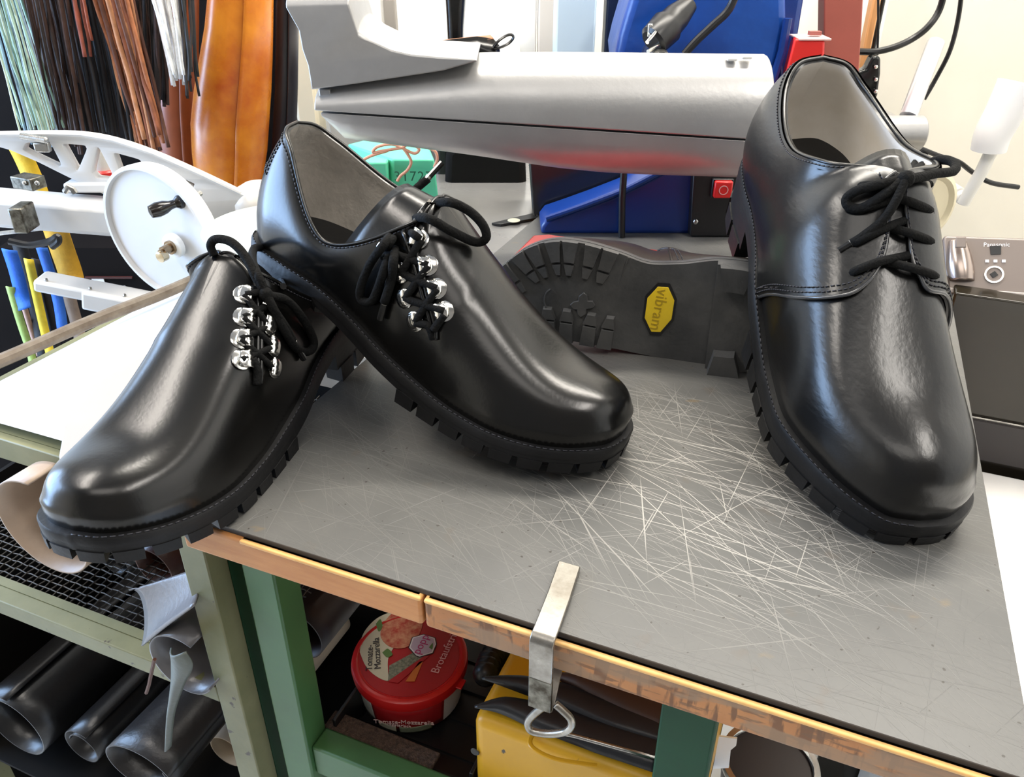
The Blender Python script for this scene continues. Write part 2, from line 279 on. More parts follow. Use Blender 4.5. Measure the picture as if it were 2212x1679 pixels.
# ------------------------------------------------------------------ shoes: builder
class Shoe:
    def __init__(s, key, name, label, m_up, m_lin, tread='fine', m_sole=None, binding=True, **over):
        f = FIT[key]; s.sp = dict(f['sp'], **over); s.s = f['s']; s.M = np.array(f['M']); s.T = np.array(f['T']); s.m = f['side']
        s.root = thing(name, label, 'shoe', tuple(s.T)); s.mup = m_up; s.ms = m_sole or M['rubber']; s.mlin = m_lin; s.tread = tread
        s.body(); s.sole()
        if binding: s.binding()
    def tr(s, X):
        X = np.asarray(X, float) * s.s
        if s.m < 0: X = X * np.array([1, -1, 1])
        return X @ s.M.T + s.T
    def dirw(s, d):
        d = np.asarray(d, float)
        if s.m < 0: d = d * np.array([1, -1, 1])
        return s.M @ d
    def body(s):
        b = MB()
        for sd in (-1, 1): b.grid(s.tr(upper(s.sp, sd, 100, 26)))
        s.up = b.build('upper', s.mup, s.root, weld=.0004, sharp=180)
        bm = bmesh.new(); bm.from_mesh(s.up.data); co = np.array([v.co[:] for v in bm.verts]) @ s.M / s.s     # relax the toe where the vamp lines meet
        bm.verts.ensure_lookup_table(); zz = zf(s.sp, np.clip(co[:, 0], 0, .3)); sel = [v for v, c, q in zip(bm.verts, co, zz) if c[0] > .185 and c[2] > q + .012 and not v.is_boundary]
        for _ in range(40): bmesh.ops.smooth_vert(bm, verts=sel, factor=.5, use_axis_x=True, use_axis_y=True, use_axis_z=True)
        bm.to_mesh(s.up.data); bm.free(); s.up.data.shade_smooth()
        V = np.concatenate(b.v); s.bvh = BVHTree.FromPolygons([Vector(v) for v in V], b.f)
        th = s.sp['t_th']; t = np.linspace(0, th, 60); v = np.linspace(.06, 1, 22)
        b = MB()
        for sd in (-1, 1):
            S = upper(s.sp, sd, t=t, v=v); N = gridnormals(S, sd); I = S - N * .0034
            I[:, -1] = S[:, -1] - N[:, -1] * .0028 + np.array([0, 0, .0004]); b.grid(s.tr(I))
        b.build('lining', s.mlin, s.root, weld=.0005, sharp=180)
        b = MB()
        for sd in (-1, 1):
            S = upper(s.sp, sd, t=t, v=np.array([.985, 1.])); N = gridnormals(S, sd)
            b.grid(s.tr(np.stack([S[:, 1] + N[:, 1] * .0003, S[:, 1] - N[:, 1] * .003 + np.array([0, 0, .0005])], 1)))
        b.build('topline_edge', s.mup, s.root)
        tt, ql = outline(s.sp, -1); _, qm = outline(s.sp, 1); k = slice(3, 200, 4)
        L = ql[k].copy(); R = qm[k].copy(); L[:, 1] *= .90; R[:, 1] *= .90
        z = zf(s.sp, L[:, 0]) + .006
        G = np.stack([np.c_[L, z + .004], np.c_[.5 * (L + R), z], np.c_[R, z + .004]], 1)
        MB().grid(s.tr(G)).build('insole', M['insole'], s.root, sharp=180)
    def ring(s, off, zfun, xlo=None, xhi=None, n=181):
        """left and right border curves [n,3] of the outline grown by off"""
        o = []
        for sd in (-1, 1):
            tt, Q = outline(s.sp, sd); T = np.gradient(Q, axis=0); T[:2] = (0, sd); T[-2:] = (0, -sd)
            nn = np.stack([-T[:, 1], T[:, 0]], 1) * sd; nn /= np.linalg.norm(nn, axis=1)[:, None]
            P = Q + nn * off
            t = np.linspace(0, 1, n); P = np.stack([np.interp(t, tt, P[:, 0]), np.interp(t, tt, P[:, 1])], 1)
            X0 = np.interp(t, tt, Q[:, 0])
            if xlo is not None: k = X0 >= xlo; P = P[k]; X0 = X0[k]
            if xhi is not None: k = X0 <= xhi; P = P[k]; X0 = X0[k]
            o.append(np.c_[P, zfun(X0)])
        m = min(len(o[0]), len(o[1]))
        if xlo is not None and xhi is None: o = [c[-m:] for c in o]
        else: o = [c[:m] for c in o]
        return o
    def slab(s, name, prof, parent, m, xlo=None, xhi=None, bevel=0):
        """closed slab; prof = [(offset, zfun), ...] from top to bottom"""
        R = [s.ring(o, z, xlo, xhi) for o, z in prof]; b = MB()
        Ls = np.array([r[0] for r in R]); Rs = np.array([r[1] for r in R])
        loop = np.concatenate([Ls, Rs[:, ::-1]], 1)      # rows x points
        b.grid(s.tr(loop), closev=True)
        b.grid(s.tr(np.stack([Ls[0], Rs[0]], 1))); b.grid(s.tr(np.stack([Ls[-1], Rs[-1]], 1)))
        return b.build(name, m, parent, weld=.0003, sharp=40, bevel=bevel)
    def sole(s):
        sp = s.sp; zF = lambda x: zf(sp, x); zb = lambda x: zbot(sp, np.maximum(x, .165)) * 0 + np.where(x < .165, 0, zbot(sp, x))
        hh = lambda x: np.where(x > .165, zF(x) - zbot(sp, x), .022 + np.clip((.165 - x) / .02, 0, 1) * 0)
        za = lambda x: zF(x) - .34 * np.minimum(hh(x), .02); zc = lambda x: zF(x) - .56 * np.minimum(hh(x), .022)
        s.zc = zc
        s.slab('midsole', [(-.006, lambda x: zF(x) + .0006), (.0006, lambda x: zF(x) + .0004), (.0014, lambda x: zF(x) - .001), (.0014, za), (.0005, za)], s.root, s.ms)
        outs = s.slab('outsole', [(-.001, za), (.0010, za), (.0012, zc), (-.003, zc)], s.root, s.ms)
        hz = .0125
        s.slab('heel', [(.000, zc), (.0012, zc), (.0008, lambda x: 0 * x + hz)], s.root, s.ms, xhi=.083)
        s.outs = outs
        # lugs: one object each, around the rim
        def lug(sd, t0, t1, ztop, zbo, depth, parent, taper=.6, o0=.0018):
            tt, Q = outline(sp, sd); T = np.gradient(Q, axis=0); T[:2] = (0, sd); T[-2:] = (0, -sd)
            nn = np.stack([-T[:, 1], T[:, 0]], 1) * sd; nn /= np.linalg.norm(nn, axis=1)[:, None]
            t = np.linspace(t0, t1, 4); at = lambda A: np.stack([np.interp(t, tt, A[:, k]) for k in (0, 1)], 1)
            P = at(Q); n = at(nn); x = P[:, 0]; mid = (P[1] + P[2]) / 2
            out = P + n * o0; inn = P - n * depth; inn = inn.mean(0) + (inn - inn.mean(0)) * taper
            zt = ztop(x); zz = zbo(x); sh = lambda A: mid + (A - mid) * .94
            G = np.array([np.c_[out, zt], np.c_[sh(out), zz], np.c_[sh(inn), zz], np.c_[inn, zt]])
            b = MB().grid(s.tr(G), closeu=True)
            for k in (0, 3):
                b.f.append(tuple(b.n - 16 + r * 4 + k for r in range(4)))
            b.build('lug', s.ms, parent, sharp=30)
        tx = lambda sd, x: np.interp(x, outline(sp, sd)[1][:150, 0], outline(sp, sd)[0][:150])
        for sd in (-1, 1):
            t0 = tx(sd, .162)
            if s.tread == 'fine':
                n = 9; w = (1 - t0) / n
                for i in range(n):
                    lug(sd, t0 + w * i + w * .10, t0 + w * (i + 1) - w * .10, zc, lambda x: zbot(sp, np.maximum(x, .162)) - .010 * np.clip((.19 - x) / .06, 0, 1) ** 2, .016, outs)
                t1 = tx(sd, .080); n = 4; w = t1 / n
                for i in range(n):
                    lug(sd, w * i + w * .1, w * (i + 1) - w * .1, lambda x: 0 * x + hz + .001, lambda x: 0 * x, .014, outs)
            else:
                t0 = tx(sd, .172); n = 4; w = (1.0 - t0) / n
                for i in range(n):
                    for j in (0, 1):
                        a = t0 + w * i + w * (.04 if j == 0 else .48); lug(sd, a, a + w * .40, zc, lambda x: zc(x) - .0045, .020, outs, .8)
                        lug(sd, a + w * .03, a + w * .37, zc, lambda x: zc(x) - .0042, .034, outs, .55, -.0225)
                t1 = tx(sd, .082); n = 3; w = t1 / n
                for i in range(n):
                    lug(sd, w * i + w * .08, w * i + w * .92, lambda x: 0 * x + hz + .001, lambda x: 0 * x, .022, outs, .7)
    def binding(s):
        th = s.sp['t_th']; t = np.linspace(0, th, 70); L = curvesE(s.sp, -1, t); R = curvesE(s.sp, 1, t)
        MB().tube(s.tr(np.concatenate([L[::-1], R[1:]])), .0013 * s.s, 6).build('topline_binding', M['thread'] if False else s.mup, s.root, sharp=180)
    # surface queries
    def S(s, sd, t, v, off=0):
        if not hasattr(s, '_l'): s._l = {}
        if sd not in s._l: G = upper(s.sp, sd, 161, 61); s._l[sd] = np.concatenate([G, gridnormals(G, sd)], 2)
        G = s._l[sd]; a = np.clip(np.asarray(t, float), 0, 1) * 160; c = np.clip(np.asarray(v, float), 0, 1) * 60
        i = np.minimum(a.astype(int), 159); j = np.minimum(c.astype(int), 59); a = (a - i)[..., None]; c = (c - j)[..., None]
        X = (G[i, j] * (1 - a) + G[i + 1, j] * a) * (1 - c) + (G[i, j + 1] * (1 - a) + G[i + 1, j + 1] * a) * c
        return s.tr(X[..., :3] + X[..., 3:] * (off if np.isscalar(off) else np.asarray(off)[..., None]))
    def hit(s, x, y):
        d = Vector(ray(x, y)).normalized(); h = s.bvh.ray_cast(Vector(CAM), d)
        if h[0] is None: return None
        n = np.array(h[1]); p = np.array(h[0])
        if n @ np.array(d) > 0: n = -n
        return p, n
    def tv(s, x, y, sd):
        """(t, v) of the surface point seen at a pixel"""
        h = s.hit(x, y)
        if not hasattr(s, '_g'): s._g = {}
        if sd not in s._g: s._g[sd] = s.tr(upper(s.sp, sd, 161, 61))
        G = s._g[sd]; D = ((G - h[0]) ** 2).sum(2); i, j = np.unravel_index(np.argmin(D), D.shape); return i / 160, j / 60
    def path(s, L, n=6):
        """lace path: (pixel, pixel, height off the surface); gaps get the depth of their neighbours"""
        D = []; R = []
        for x, y, off in L:
            h = s.hit(x, y); r = ray(x, y); R.append(r)
            D.append(np.nan if h is None else (h[0] - CAM) @ FW - off)
        D = np.array(D)
        if np.isnan(D).all():   # wholly beside the upper: take the depth of its nearest point
            G = np.concatenate([s.S(sd, *np.meshgrid(np.linspace(0, 1, 40), np.linspace(0, 1, 20))).reshape(-1, 3) for sd in (-1, 1)]) - CAM
            q = np.stack([1106 + FP * (G @ RX) / (G @ FW), 840 - FP * (G @ UP) / (G @ FW)], 1); D[0] = (G @ FW)[np.argmin(((q - np.array(L[0][:2])) ** 2).sum(1))] - L[0][2]
        k = np.arange(len(D)); g = ~np.isnan(D); D = np.interp(k, k[g], D[g])
        return cr(np.array([CAM + r * d for r, d in zip(R, D)]), n)
    def lace(s, L, r=.0021, name='lace', n=6):
        return MB().tube(s.path(L, n), r, 8).build(name, M['lace'], s.root, sharp=180)
    def stitch(s, P, m=None, gap=.0032, r=.00045, parent=None):
        P = np.asarray(P); l = np.r_[0, np.cumsum(np.linalg.norm(np.diff(P, axis=0), axis=1))]; b = MB(); q = 0
        while q < l[-1] - gap:
            t = np.linspace(q, q + gap * .66, 3); b.tube(np.stack([np.interp(t, l, P[:, k]) for k in range(3)], 1), r, 5); q += gap
        return stuff(b.build('stitching', m or M['thread'], parent or s.root, sharp=180))
def aglet(sh, a, b, r=.0022, off=.006):
    P = sh.path([(*a, off), (*b, off)], 4); MB().tube(P, r, 8).build('aglet', M['aglet'], sh.root)
    q = np.array([P[0] + (P[-1] - P[0]) * .06, P[0] + (P[-1] - P[0]) * .16]); MB().tube(q, r * 1.1, 8).build('aglet_band', M['chrome'], sh.root)
def hook(sh, x, y, xo, yo, size=.0066):
    """nickel lace hook at a pixel of the upper, mouth turned away from pixel (xo, yo)"""
    h = sh.hit(x, y); g = sh.hit(xo, yo)
    if h is None or g is None: return
    p, n = h; X = p - g[0]; X -= n * (n @ X); X /= np.linalg.norm(X); Y = np.cross(n, X); k = size
    b = MB()
    b.lathe(p, n, [(-.0004, k * .9), (.0006, k), (.0011, k * .85), (.0014, k * .2)], 16, xref=X)        # base disc
    th = np.linspace(-.25 * pi, .5 * pi, 7); w = np.linspace(-1, 1, 9); G = []                            # curled plate
    for a in th:
        G.append([p + n * (k * .30 + k * .28 * math.sin(a)) + X * (-k * .45 + k * .62 * math.cos(a) * .9 * (1 - .1 * q * q) - 0) * 1 + Y * q * k * (.82 if a > 0 else .6) for q in w])
    G = np.array(G); b.grid(G)
    top = []                                                                                                # domed roof back over the slit with three ribs
    for a in np.linspace(0, 1, 7):
        row = []
        for q in w:
            rib = .10 * abs(math.sin(q * 1.5 * pi)) if a > .35 else 0
            row.append(p + n * k * (.56 + .24 * math.sin(a * pi * .55) * (1 - .5 * q * q) + rib * (1 if a > .4 else 0) - .34 * a ** 4) + X * k * (.0 + .55 * math.sqrt(max(0, 1 - q * q)) * (1 - a) - 1.0 * a) + Y * q * k * .86)
        top.append(row)
    b.grid(np.array(top))
    o = b.build('lace_hook', M['chrome'], sh.root, sharp=60)
    md = o.modifiers.new('t', 'SOLIDIFY'); md.thickness = .0006; return o

# ------------------------------------------------------------------ shoes: the four on the bench
def tongue(sh, w=.034, up=.013, back=.016, name='tongue', m=None, base=.03):
    sp = sh.sp; b = MB(); rows = []
    for k in np.linspace(0, 1, 9):
        row = []
        for q in np.linspace(-1, 1, 17):
            x = sp['thx'] + base * (1 - k) - (back + .012) * k + .012 * q * q * (1 - k) - .018 * q * q * k
            zr = np.interp(x, [sp['thx'] - .001, sp['thx'], .205], [sp['thz'], sp['thz'], sp['rz1']])
            z = zr - .006 * (1 - k) + up * k - (.040 + .012 * k) * abs(q) ** 2.2
            row.append((x, sp['ry'] + q * w * (1 - .1 * k), z))
        rows.append(row)
    b.grid(sh.tr(np.array(rows)))
    o = b.build(name, m or M['leather'], sh.root, sharp=180, solid=.0022); return o
def patch(sh, sd, B, off=.0024, name='quarter', m=None, v0=0.0, na=56, nw=26):
    B = cr(np.c_[np.array(B), np.zeros(len(B))], 8)[:, :2]; k = np.linspace(0, len(B) - 1, nw); B = np.stack([np.interp(k, np.arange(len(B)), B[:, i]) for i in (0, 1)], 1)
    w = np.linspace(0, 1, nw); A = np.stack([0 * w, v0 + (1 - v0) * w], 1); a = np.linspace(0, 1, na)[:, None, None]
    TV = (1 - a) * A + a * B; P = sh.S(sd, TV[..., 0], TV[..., 1], off)
    e = sh.S(sd, B[:, 0], B[:, 1], -.0004)[None]
    MB().grid(np.concatenate([P, e])).build(name, m or sh.mup, sh.root, sharp=60)
    return B
# --- the pair of side-laced shoes
mid = Shoe('mid', 'side_laced_shoe', 'black side-laced shoe in the middle, heel propped on the shoe beside it, grey lining', M['leather'], M['lining_grey'], rz2=.0605)
lef = Shoe('left', 'side_laced_shoe', 'black side-laced leather shoe at the left, its square toe jutting past the bench corner', M['leather'], M['lining_grey'], hz=.082, dz=.066, mdz=.070, rz2=.0605)
tongue(mid, .038, -.004, .018)
tongue(lef, .030, -.012, .010)
for sh, sd in ((mid, -1), (lef, -1)):
    t = np.linspace(.03, .47, 60); sh.stitch(sh.S(sd, t, 0 * t + .945, .0003), M['thread'])
    t = np.linspace(.02, .47, 60); sh.stitch(sh.S(1, t, 0 * t + .945, .0003))
    v = np.linspace(.60, .66, 8)
    for vv in (.60, .635): 
        t = np.linspace(0, .10, 14); sh.stitch(sh.S(-1, t, vv + .3 * t, .0003)); sh.stitch(sh.S(1, t, vv + .3 * t, .0003))
    v = np.linspace(.63, .95, 14); 
    for tt in (.085, .10): sh.stitch(sh.S(-1, 0 * v + tt, v, .0003))
    t = np.linspace(.005, .999, 160); sh.stitch(np.concatenate([sh.tr(np.c_[r[:, :2], r[:, 2] + .0009]) for r in [sh.ring(.0004, lambda x: zf(sh.sp, x))[0]]]), M['thread'], .0042, .0004)
hk_m = [((909, 518), (858, 500)), ((925, 574), (866, 592)), ((944, 624), (874, 646)), ((960, 673), (897, 695))]
for a, b in hk_m: hook(mid, *a, *b)
for a, b in [((832, 542), (905, 520)), ((866, 592), (925, 574)), ((874, 646), (944, 624)), ((897, 695), (960, 673))]: hook(mid, *a, *b)
hk_l = [((527, 637), (577, 660)), ((526, 686), (582, 705)), ((520, 733), (590, 750)), ((522, 778), (592, 796))]
for a, b in hk_l: hook(lef, *a, *b); hook(lef, *b, *a)
def placket(sh, L, w=9, off=.0012):   # folded edge of the side opening, seen as raised strip
    P = np.array([sh.hit(x, y)[0] + sh.hit(x, y)[1] * off for x, y in L]); MB().tube(cr(P, 6), .0016, 6, flat=1).build('placket_edge', sh.mup, sh.root, sharp=180)
placket(mid, [(872, 500), (896, 570), (915, 640), (932, 700), (938, 735)]); placket(mid, [(884, 500), (908, 570), (925, 640), (941, 700), (944, 735)])
placket(lef, [(556, 620), (556, 690), (555, 760), (556, 830)]); placket(lef, [(566, 620), (564, 690), (562, 760), (561, 830)])
# laces of the middle shoe
O = .007
mid.lace([(872, 482, .010), (905, 456, .014), (960, 437, .016), (1008, 453, .014), (1042, 485, .010), (1050, 515, .008), (1025, 523, .008), (975, 500, .010), (915, 470, .012), (872, 486, .012)], .0030)
mid.lace([(866, 484, .011), (836, 520, .010), (800, 570, .008), (779, 622, .006), (781, 648, .005), (802, 652, .005), (818, 620, .006), (838, 560, .008), (868, 490, .011)], .0030)
mid.lace([(866, 488, .012), (876, 446, .014), (893, 415, .015), (925, 386, .015)], .0030); aglet(mid, (922, 388), (955, 352), off=.015)
mid.lace([(868, 490, .012), (852, 550, .009), (845, 605, .007), (830, 655, .005)], .0030); aglet(mid, (832, 650), (821, 691), off=.005)
for a, b in (((909, 518), (866, 592)), ((925, 574), (874, 646)), ((944, 624), (897, 695)), ((832, 542), (925, 574)), ((866, 592), (944, 624)), ((874, 646), (960, 673)), ((960, 680), (935, 715)), ((870, 490), (909, 518)), ((866, 490), (832, 542))):
    c = ((a[0] + b[0]) / 2, (a[1] + b[1]) / 2); mid.lace([(*a, .004), (*c, .003), (*b, .004)], .0026)
mid.lace([(897, 700, .004), (925, 705, .003), (936, 733, .001)], .0026)
MB().ball(mid.path([(868, 487, .012), (868, 488, .012)], 1)[0], .0045 * np.array([1, 1, 1.1])).build('lace_knot', M['lace'], mid.root)
# laces of the left shoe
lef.lace([(462, 552, .002), (455, 530, .004), (468, 517, .006), (500, 524, .008), (530, 555, .010), (553, 600, .010), (574, 634, .010)], .0029)
lef.lace([(574, 634, .010), (555, 590, .012), (545, 560, .012), (550, 537, .012), (572, 540, .010), (588, 570, .008), (602, 596, .006)], .0029); aglet(lef, (600, 592), (612, 619), off=.008)
lef.lace([(576, 638, .010), (620, 650, .010), (655, 690, .008), (678, 738, .006), (668, 760, .005), (640, 752, .006), (610, 705, .008), (578, 642, .010)], .0029)
lef.lace([(576, 640, .011), (592, 670, .010), (622, 715, .008), (632, 736, .007)], .0029); aglet(lef, (630, 733), (656, 776), off=.007)
for (a, b), (c, d) in zip(hk_l[:-1], hk_l[1:]):
    lef.lace([(*a, .004), ((a[0] + d[0]) / 2, (a[1] + d[1]) / 2, .003), (*d, .004)], .0021); lef.lace([(*b, .004), ((c[0] + b[0]) / 2, (c[1] + b[1]) / 2, .003), (*c, .004)], .0021)
lef.lace([(545, 775, .003), (556, 800, .003), (555, 832, .001)], .0028); lef.lace([(574, 634, .009), (555, 632, .006), (530, 637, .004)], .0022)
MB().ball(lef.path([(574, 636, .010), (574, 637, .010)], 1)[0], .0045).build('lace_knot', M['lace'], lef.root)
# --- the derby at the right
rig = Shoe('right', 'derby_shoe', 'black round-toed derby shoe at the right with tied bow and cream lining', M['leather_soft'], M['lining_cream'])
Bl = [(.60, 0)] + [rig.tv(x, y, -1) for x, y in ((1645, 641), (1700, 644), (1765, 648), (1825, 638), (1870, 614), (1900, 578), (1914, 520), (1918, 460), (1912, 400))]
Bl[0] = (Bl[1][0], 0); Bl.append((rig.sp['t_th'] - .01, .985))
Bm = [rig.tv(x, y, 1) for x, y in ((2036, 642), (2004, 632), (1984, 604), (1970, 570), (1961, 520), (1956, 460), (1953, 405))]
Bm = [(Bm[0][0] - .02, 0.), (Bm[0][0] - .01, Bm[0][1] * .6)] + Bm + [(rig.sp['t_th'] - .01, .985)]
patch(rig, -1, Bl); patch(rig, 1, Bm)
for sd, B in ((-1, Bl), (1, Bm)):
    C_ = cr(np.c_[np.array(B), np.zeros(len(B))], 8)[:, :2]
    for dt in (.008, .016): rig.stitch(rig.S(sd, np.maximum(C_[2:-6, 0] - dt, 0), C_[2:-6, 1], .0027))
    t = np.linspace(.02, .46, 60); rig.stitch(rig.S(sd, t, 0 * t + .95, .0027))
    MB().tube(rig.S(sd, C_[:, 0], C_[:, 1], .0016), .0013, 6).build('quarter_edge', M['edge'], rig.root, sharp=180)
rig.stitch(rig.path([(1640, 622, -.002), (1700, 622, -.002), (1758, 626, -.002)]), M['thread'], .0036, .0005)
rig.stitch(rig.path([(1758, 622, -.002), (1764, 636, -.002), (1766, 646, -.002)]), M['thread'], .0036, .0008)
rig.stitch(rig.tr(np.c_[rig.ring(.0003, lambda x: zf(rig.sp, x) + .0008)[0]]), M['thread'], .0042, .0004)
tongue(rig, .030, .004, .006)
def row(a, b, c):
    rig.lace([(*a, .000), (a[0] * .8 + b[0] * .2, a[1] * .8 + b[1] * .2 - 3, .005), (*b, .006), (*c, .0)], .0026, n=5)
row((1840, 592), (1900, 566), (1965, 552)); row((2022, 600), (1965, 578), (1912, 566))
row((1845, 530), (1905, 496), (1958, 476)); row((2012, 525), (1962, 503), (1918, 492))
row((1856, 458), (1900, 440), (1950, 418)); row((2010, 458), (1965, 436), (1918, 424))
row((1858, 405), (1905, 398), (1955, 390)); row((2008, 402), (1985, 388), (1958, 388))
for x, y in ((1840, 592), (2022, 600), (1845, 530), (2012, 525), (1856, 458), (2010, 458)):
    h = rig.hit(x, y)
    if h: MB().lathe(h[0] + h[1] * .0016, h[1], [(0, .0034), (.0009, .0033), (.0010, .0018), (0, .0017)], 14).build('eyelet', M['insole'], rig.root)
rig.lace([(1955, 386, .009), (1905, 398, .011), (1855, 411, .010), (1830, 428, .007), (1833, 446, .005), (1862, 450, .005), (1905, 424, .009), (1950, 390, .012)], .0030)
rig.lace([(1958, 386, .012), (1990, 360, .012), (2030, 346, .012), (2060, 352, .010), (2060, 370, .010), (2020, 376, .010), (1962, 388, .013)], .0030)
rig.lace([(1955, 390, .014), (1932, 440, .011), (1905, 478, .008), (1862, 512, .005), (1840, 526, .003)], .0028); aglet(rig, (1842, 524), (1812, 542), off=.003)
rig.lace([(1957, 385, .013), (1975, 356, .013), (1999, 328, .012)], .0026)
MB().ball(rig.path([(1957, 387, .013), (1957, 388, .013)], 1)[0], .005).build('lace_knot', M['lace'], rig.root)
# --- the brown shoe lying on its side
bro = Shoe('brown', 'lug_soled_shoe', 'dark brown shoe lying on its side, lugged rubber sole with yellow octagon badge facing out', M['brown_leather'], M['lining_grey'], tread='bold', m_sole=M['rubber_dusty'])
def solept(x, y, z):
    o = (CAM - bro.T) @ bro.M / bro.s; d = ray(x, y) @ bro.M / bro.s; return o + d * ((z - o[2]) / d[2])
zs = bro.zc(np.array([.125]))[0]; nz = bro.dirw((0, 0, -1))
oc = np.array([solept(x, y, zs) for x, y in ((1421.5, 619), (1444, 620.6), (1457, 649), (1451, 689), (1427, 717), (1407, 716), (1393, 686), (1399, 643))]); c0 = oc.mean(0)
M['badge'] = mat('yellow_rubber_badge', (.83, .58, .02), .35, noise=.08, nscale=40); M['badge_ink'] = mat('embossed_dark_yellow', (.42, .28, .01), .5)
bd = MB().prism(bro.tr(c0 + (oc - c0) * 1.16), nz * .0009).build('badge_border', M['dark'], bro.outs)
bg = MB().prism(bro.tr(oc), nz * .0014).build('badge', M['badge'], bro.outs, bevel=.0003)
xd = bro.tr(solept(1415, 705, zs)) - bro.tr(solept(1429, 632, zs)); yd = bro.tr(solept(1440, 672, zs)) - bro.tr(solept(1410, 666, zs))
lg = text('vibram', .0128, bro.tr(c0) + nz * .0014, xd, yd, M['badge_ink'], bro.outs, 'badge_lettering', .0003, space=1.02)
for q, (x, y) in enumerate(((1465, 628), (1451, 715))): 
    p = bro.tr(solept(x, y, zs)); MB().lathe(p, nz, [(0, .0029), (.0006, .0029), (.0006, .0019), (0, .0019)], 16, cap=False).build('ring_mark', M['rubber_dusty'], bro.outs)
z2 = bro.zc(np.array([.21]))[0]
cp = np.array([solept(1000 + x / 3.511, 350 + y / 3.511, z2) for x, y in ((920, 985), (945, 1010), (950, 1050), (985, 1050), (1008, 1085), (985, 1105), (940, 1110), (935, 1150), (895, 1175), (872, 1150), (868, 1115), (840, 1112), (815, 1080), (840, 1058), (878, 1050), (882, 1015))])
cc = cp.mean(0); MB().prism(bro.tr(cp), nz * .0022).build('cross_ornament', M['rubber_dusty'], bro.outs, bevel=.0004)
R_ = [(solept(x, y, bro.zc(np.array([.16]))[0])) for x, y in ((1358, 556), (1342, 600), (1332, 650), (1326, 700), (1322, 752))]
MB().tube(bro.tr(cr(R_, 6)) + nz * .0002, .0012, 8).build('shank_rib', M['rubber_dusty'], bro.outs)
arc = [(1180, 668), (1176, 650), (1180, 634), (1190, 625)]
MB().tube(bro.tr(cr([solept(x, y, z2) for x, y in arc], 6)) + nz * .0002, .0008, 6).build('tread_ring', M['rubber_dusty'], bro.outs)
for dt in (0, .012):
    v = np.linspace(.06, .75, 20); bro.stitch(bro.S(1, .40 + dt + .05 * v - .10 * v * v, v, .0004))
v = np.linspace(.04, .8, 20); MB().tube(bro.S(1, .43 + .05 * v - .10 * v * v, v, .0002), .0011, 6).build('quarter_edge', M['brown_leather'], bro.root)

# ------------------------------------------------------------------ workbench
def scratched(name):
    m = mat(name, (.082, .082, .079), .38, col2=(.108, .106, .099), nscale=7, rvar=.07); N = m.node_tree.nodes; L = m.node_tree.links; b = N['Principled BSDF']
    tc = [n for n in N if n.type == 'TEX_COORD'][0]; base = b.inputs['Base Color'].links[0].from_socket
    def nz(scale, vec=None, det=2, rough=.5):
        n = N.new('ShaderNodeTexNoise'); n.inputs['Scale'].default_value = scale; n.inputs['Detail'].default_value = det; n.inputs['Roughness'].default_value = rough
        L.new(vec or tc.outputs['Object'], n.inputs['Vector']); return n.outputs['Fac']
    def mth(op, a, c, clamp=False):
        n = N.new('ShaderNodeMath'); n.operation = op; n.use_clamp = clamp
        for i, q in enumerate((a, c)):
            if isinstance(q, (int, float)): n.inputs[i].default_value = q
            else: L.new(q, n.inputs[i])
        return n.outputs[0]
    def rng_(v, a, c, lo=0, hi=1):
        n = N.new('ShaderNodeMapRange'); n.inputs[1].default_value = a; n.inputs[2].default_value = c; n.inputs[3].default_value = lo; n.inputs[4].default_value = hi; L.new(v, n.inputs[0]); return n.outputs[0]
    def mix(fac, c1, c2):
        n = N.new('ShaderNodeMix'); n.data_type = 'RGBA'; L.new(fac, n.inputs[0]); L.new(c1, n.inputs[6])
        if isinstance(c2, tuple): n.inputs[7].default_value = (*c2, 1)
        else: L.new(c2, n.inputs[7])
        return n.outputs[2]
    tot = None
    for k, (ang, q, p, lo) in enumerate(((-62, 900, 5, .67), (-48, 760, 4, .66), (-30, 820, 5, .67), (-15, 640, 5, .68), (8, 900, 7, .70), (35, 700, 9, .71), (62, 800, 8, .70), (85, 600, 6, .69), (-75, 1100, 7, .67), (-55, 400, 4, .71), (-22, 1000, 5, .66), (-38, 1200, 6, .66))):
        mp = N.new('ShaderNodeMapping'); mp.vector_type = 'TEXTURE'; mp.inputs['Rotation'].default_value = (0, 0, math.radians(ang)); mp.inputs['Location'].default_value = (k * 1.7, k * .9, 0); mp.inputs['Scale'].default_value = (1 / p, 1 / q, 1)
        L.new(tc.outputs['Object'], mp.inputs[0]); f = nz(1, mp.outputs[0], 1.5)
        f = rng_(f, lo, lo + .035); f = mth('MINIMUM', f, 1)
        tot = f if tot is None else mth('MAXIMUM', tot, f)
    sp = N.new('ShaderNodeVectorMath'); sp.operation = 'DISTANCE'; L.new(tc.outputs['Object'], sp.inputs[0]); sp.inputs[1].default_value = tuple(onz(1560, 1060) - np.array([*TB(.22, .5, 0)[:2], 0]))
    wear = mth('ADD', rng_(sp.outputs['Value'], .03, .14, .9, -.06), mth('MULTIPLY', nz(9), .22))
    col = mix(mth('MULTIPLY', tot, wear, True), base, (.46, .44, .40))
    smud = rng_(nz(34, det=3), .66, .72, 0, .55); col = mix(smud, col, (.10, .085, .07))
    mp = N.new('ShaderNodeMapping'); mp.inputs['Rotation'].default_value = (0, 0, .5); mp.inputs['Scale'].default_value = (22, 60, 1); L.new(tc.outputs['Object'], mp.inputs[0])
    col = mix(rng_(nz(1, mp.outputs[0], 4), .70, .75, 0, .7), col, (.16, .12, .07))
    col = mix(rng_(nz(260, det=1), .74, .76, 0, .9), col, (.03, .025, .02))
    L.new(col, b.inputs['Base Color'])
    bp = N.new('ShaderNodeBump'); bp.inputs['Strength'].default_value = .25; bp.inputs['Distance'].default_value = .0005; L.new(mth('SUBTRACT', 1, tot), bp.inputs['Height']); L.new(bp.outputs[0], b.inputs['Normal'])
    return m
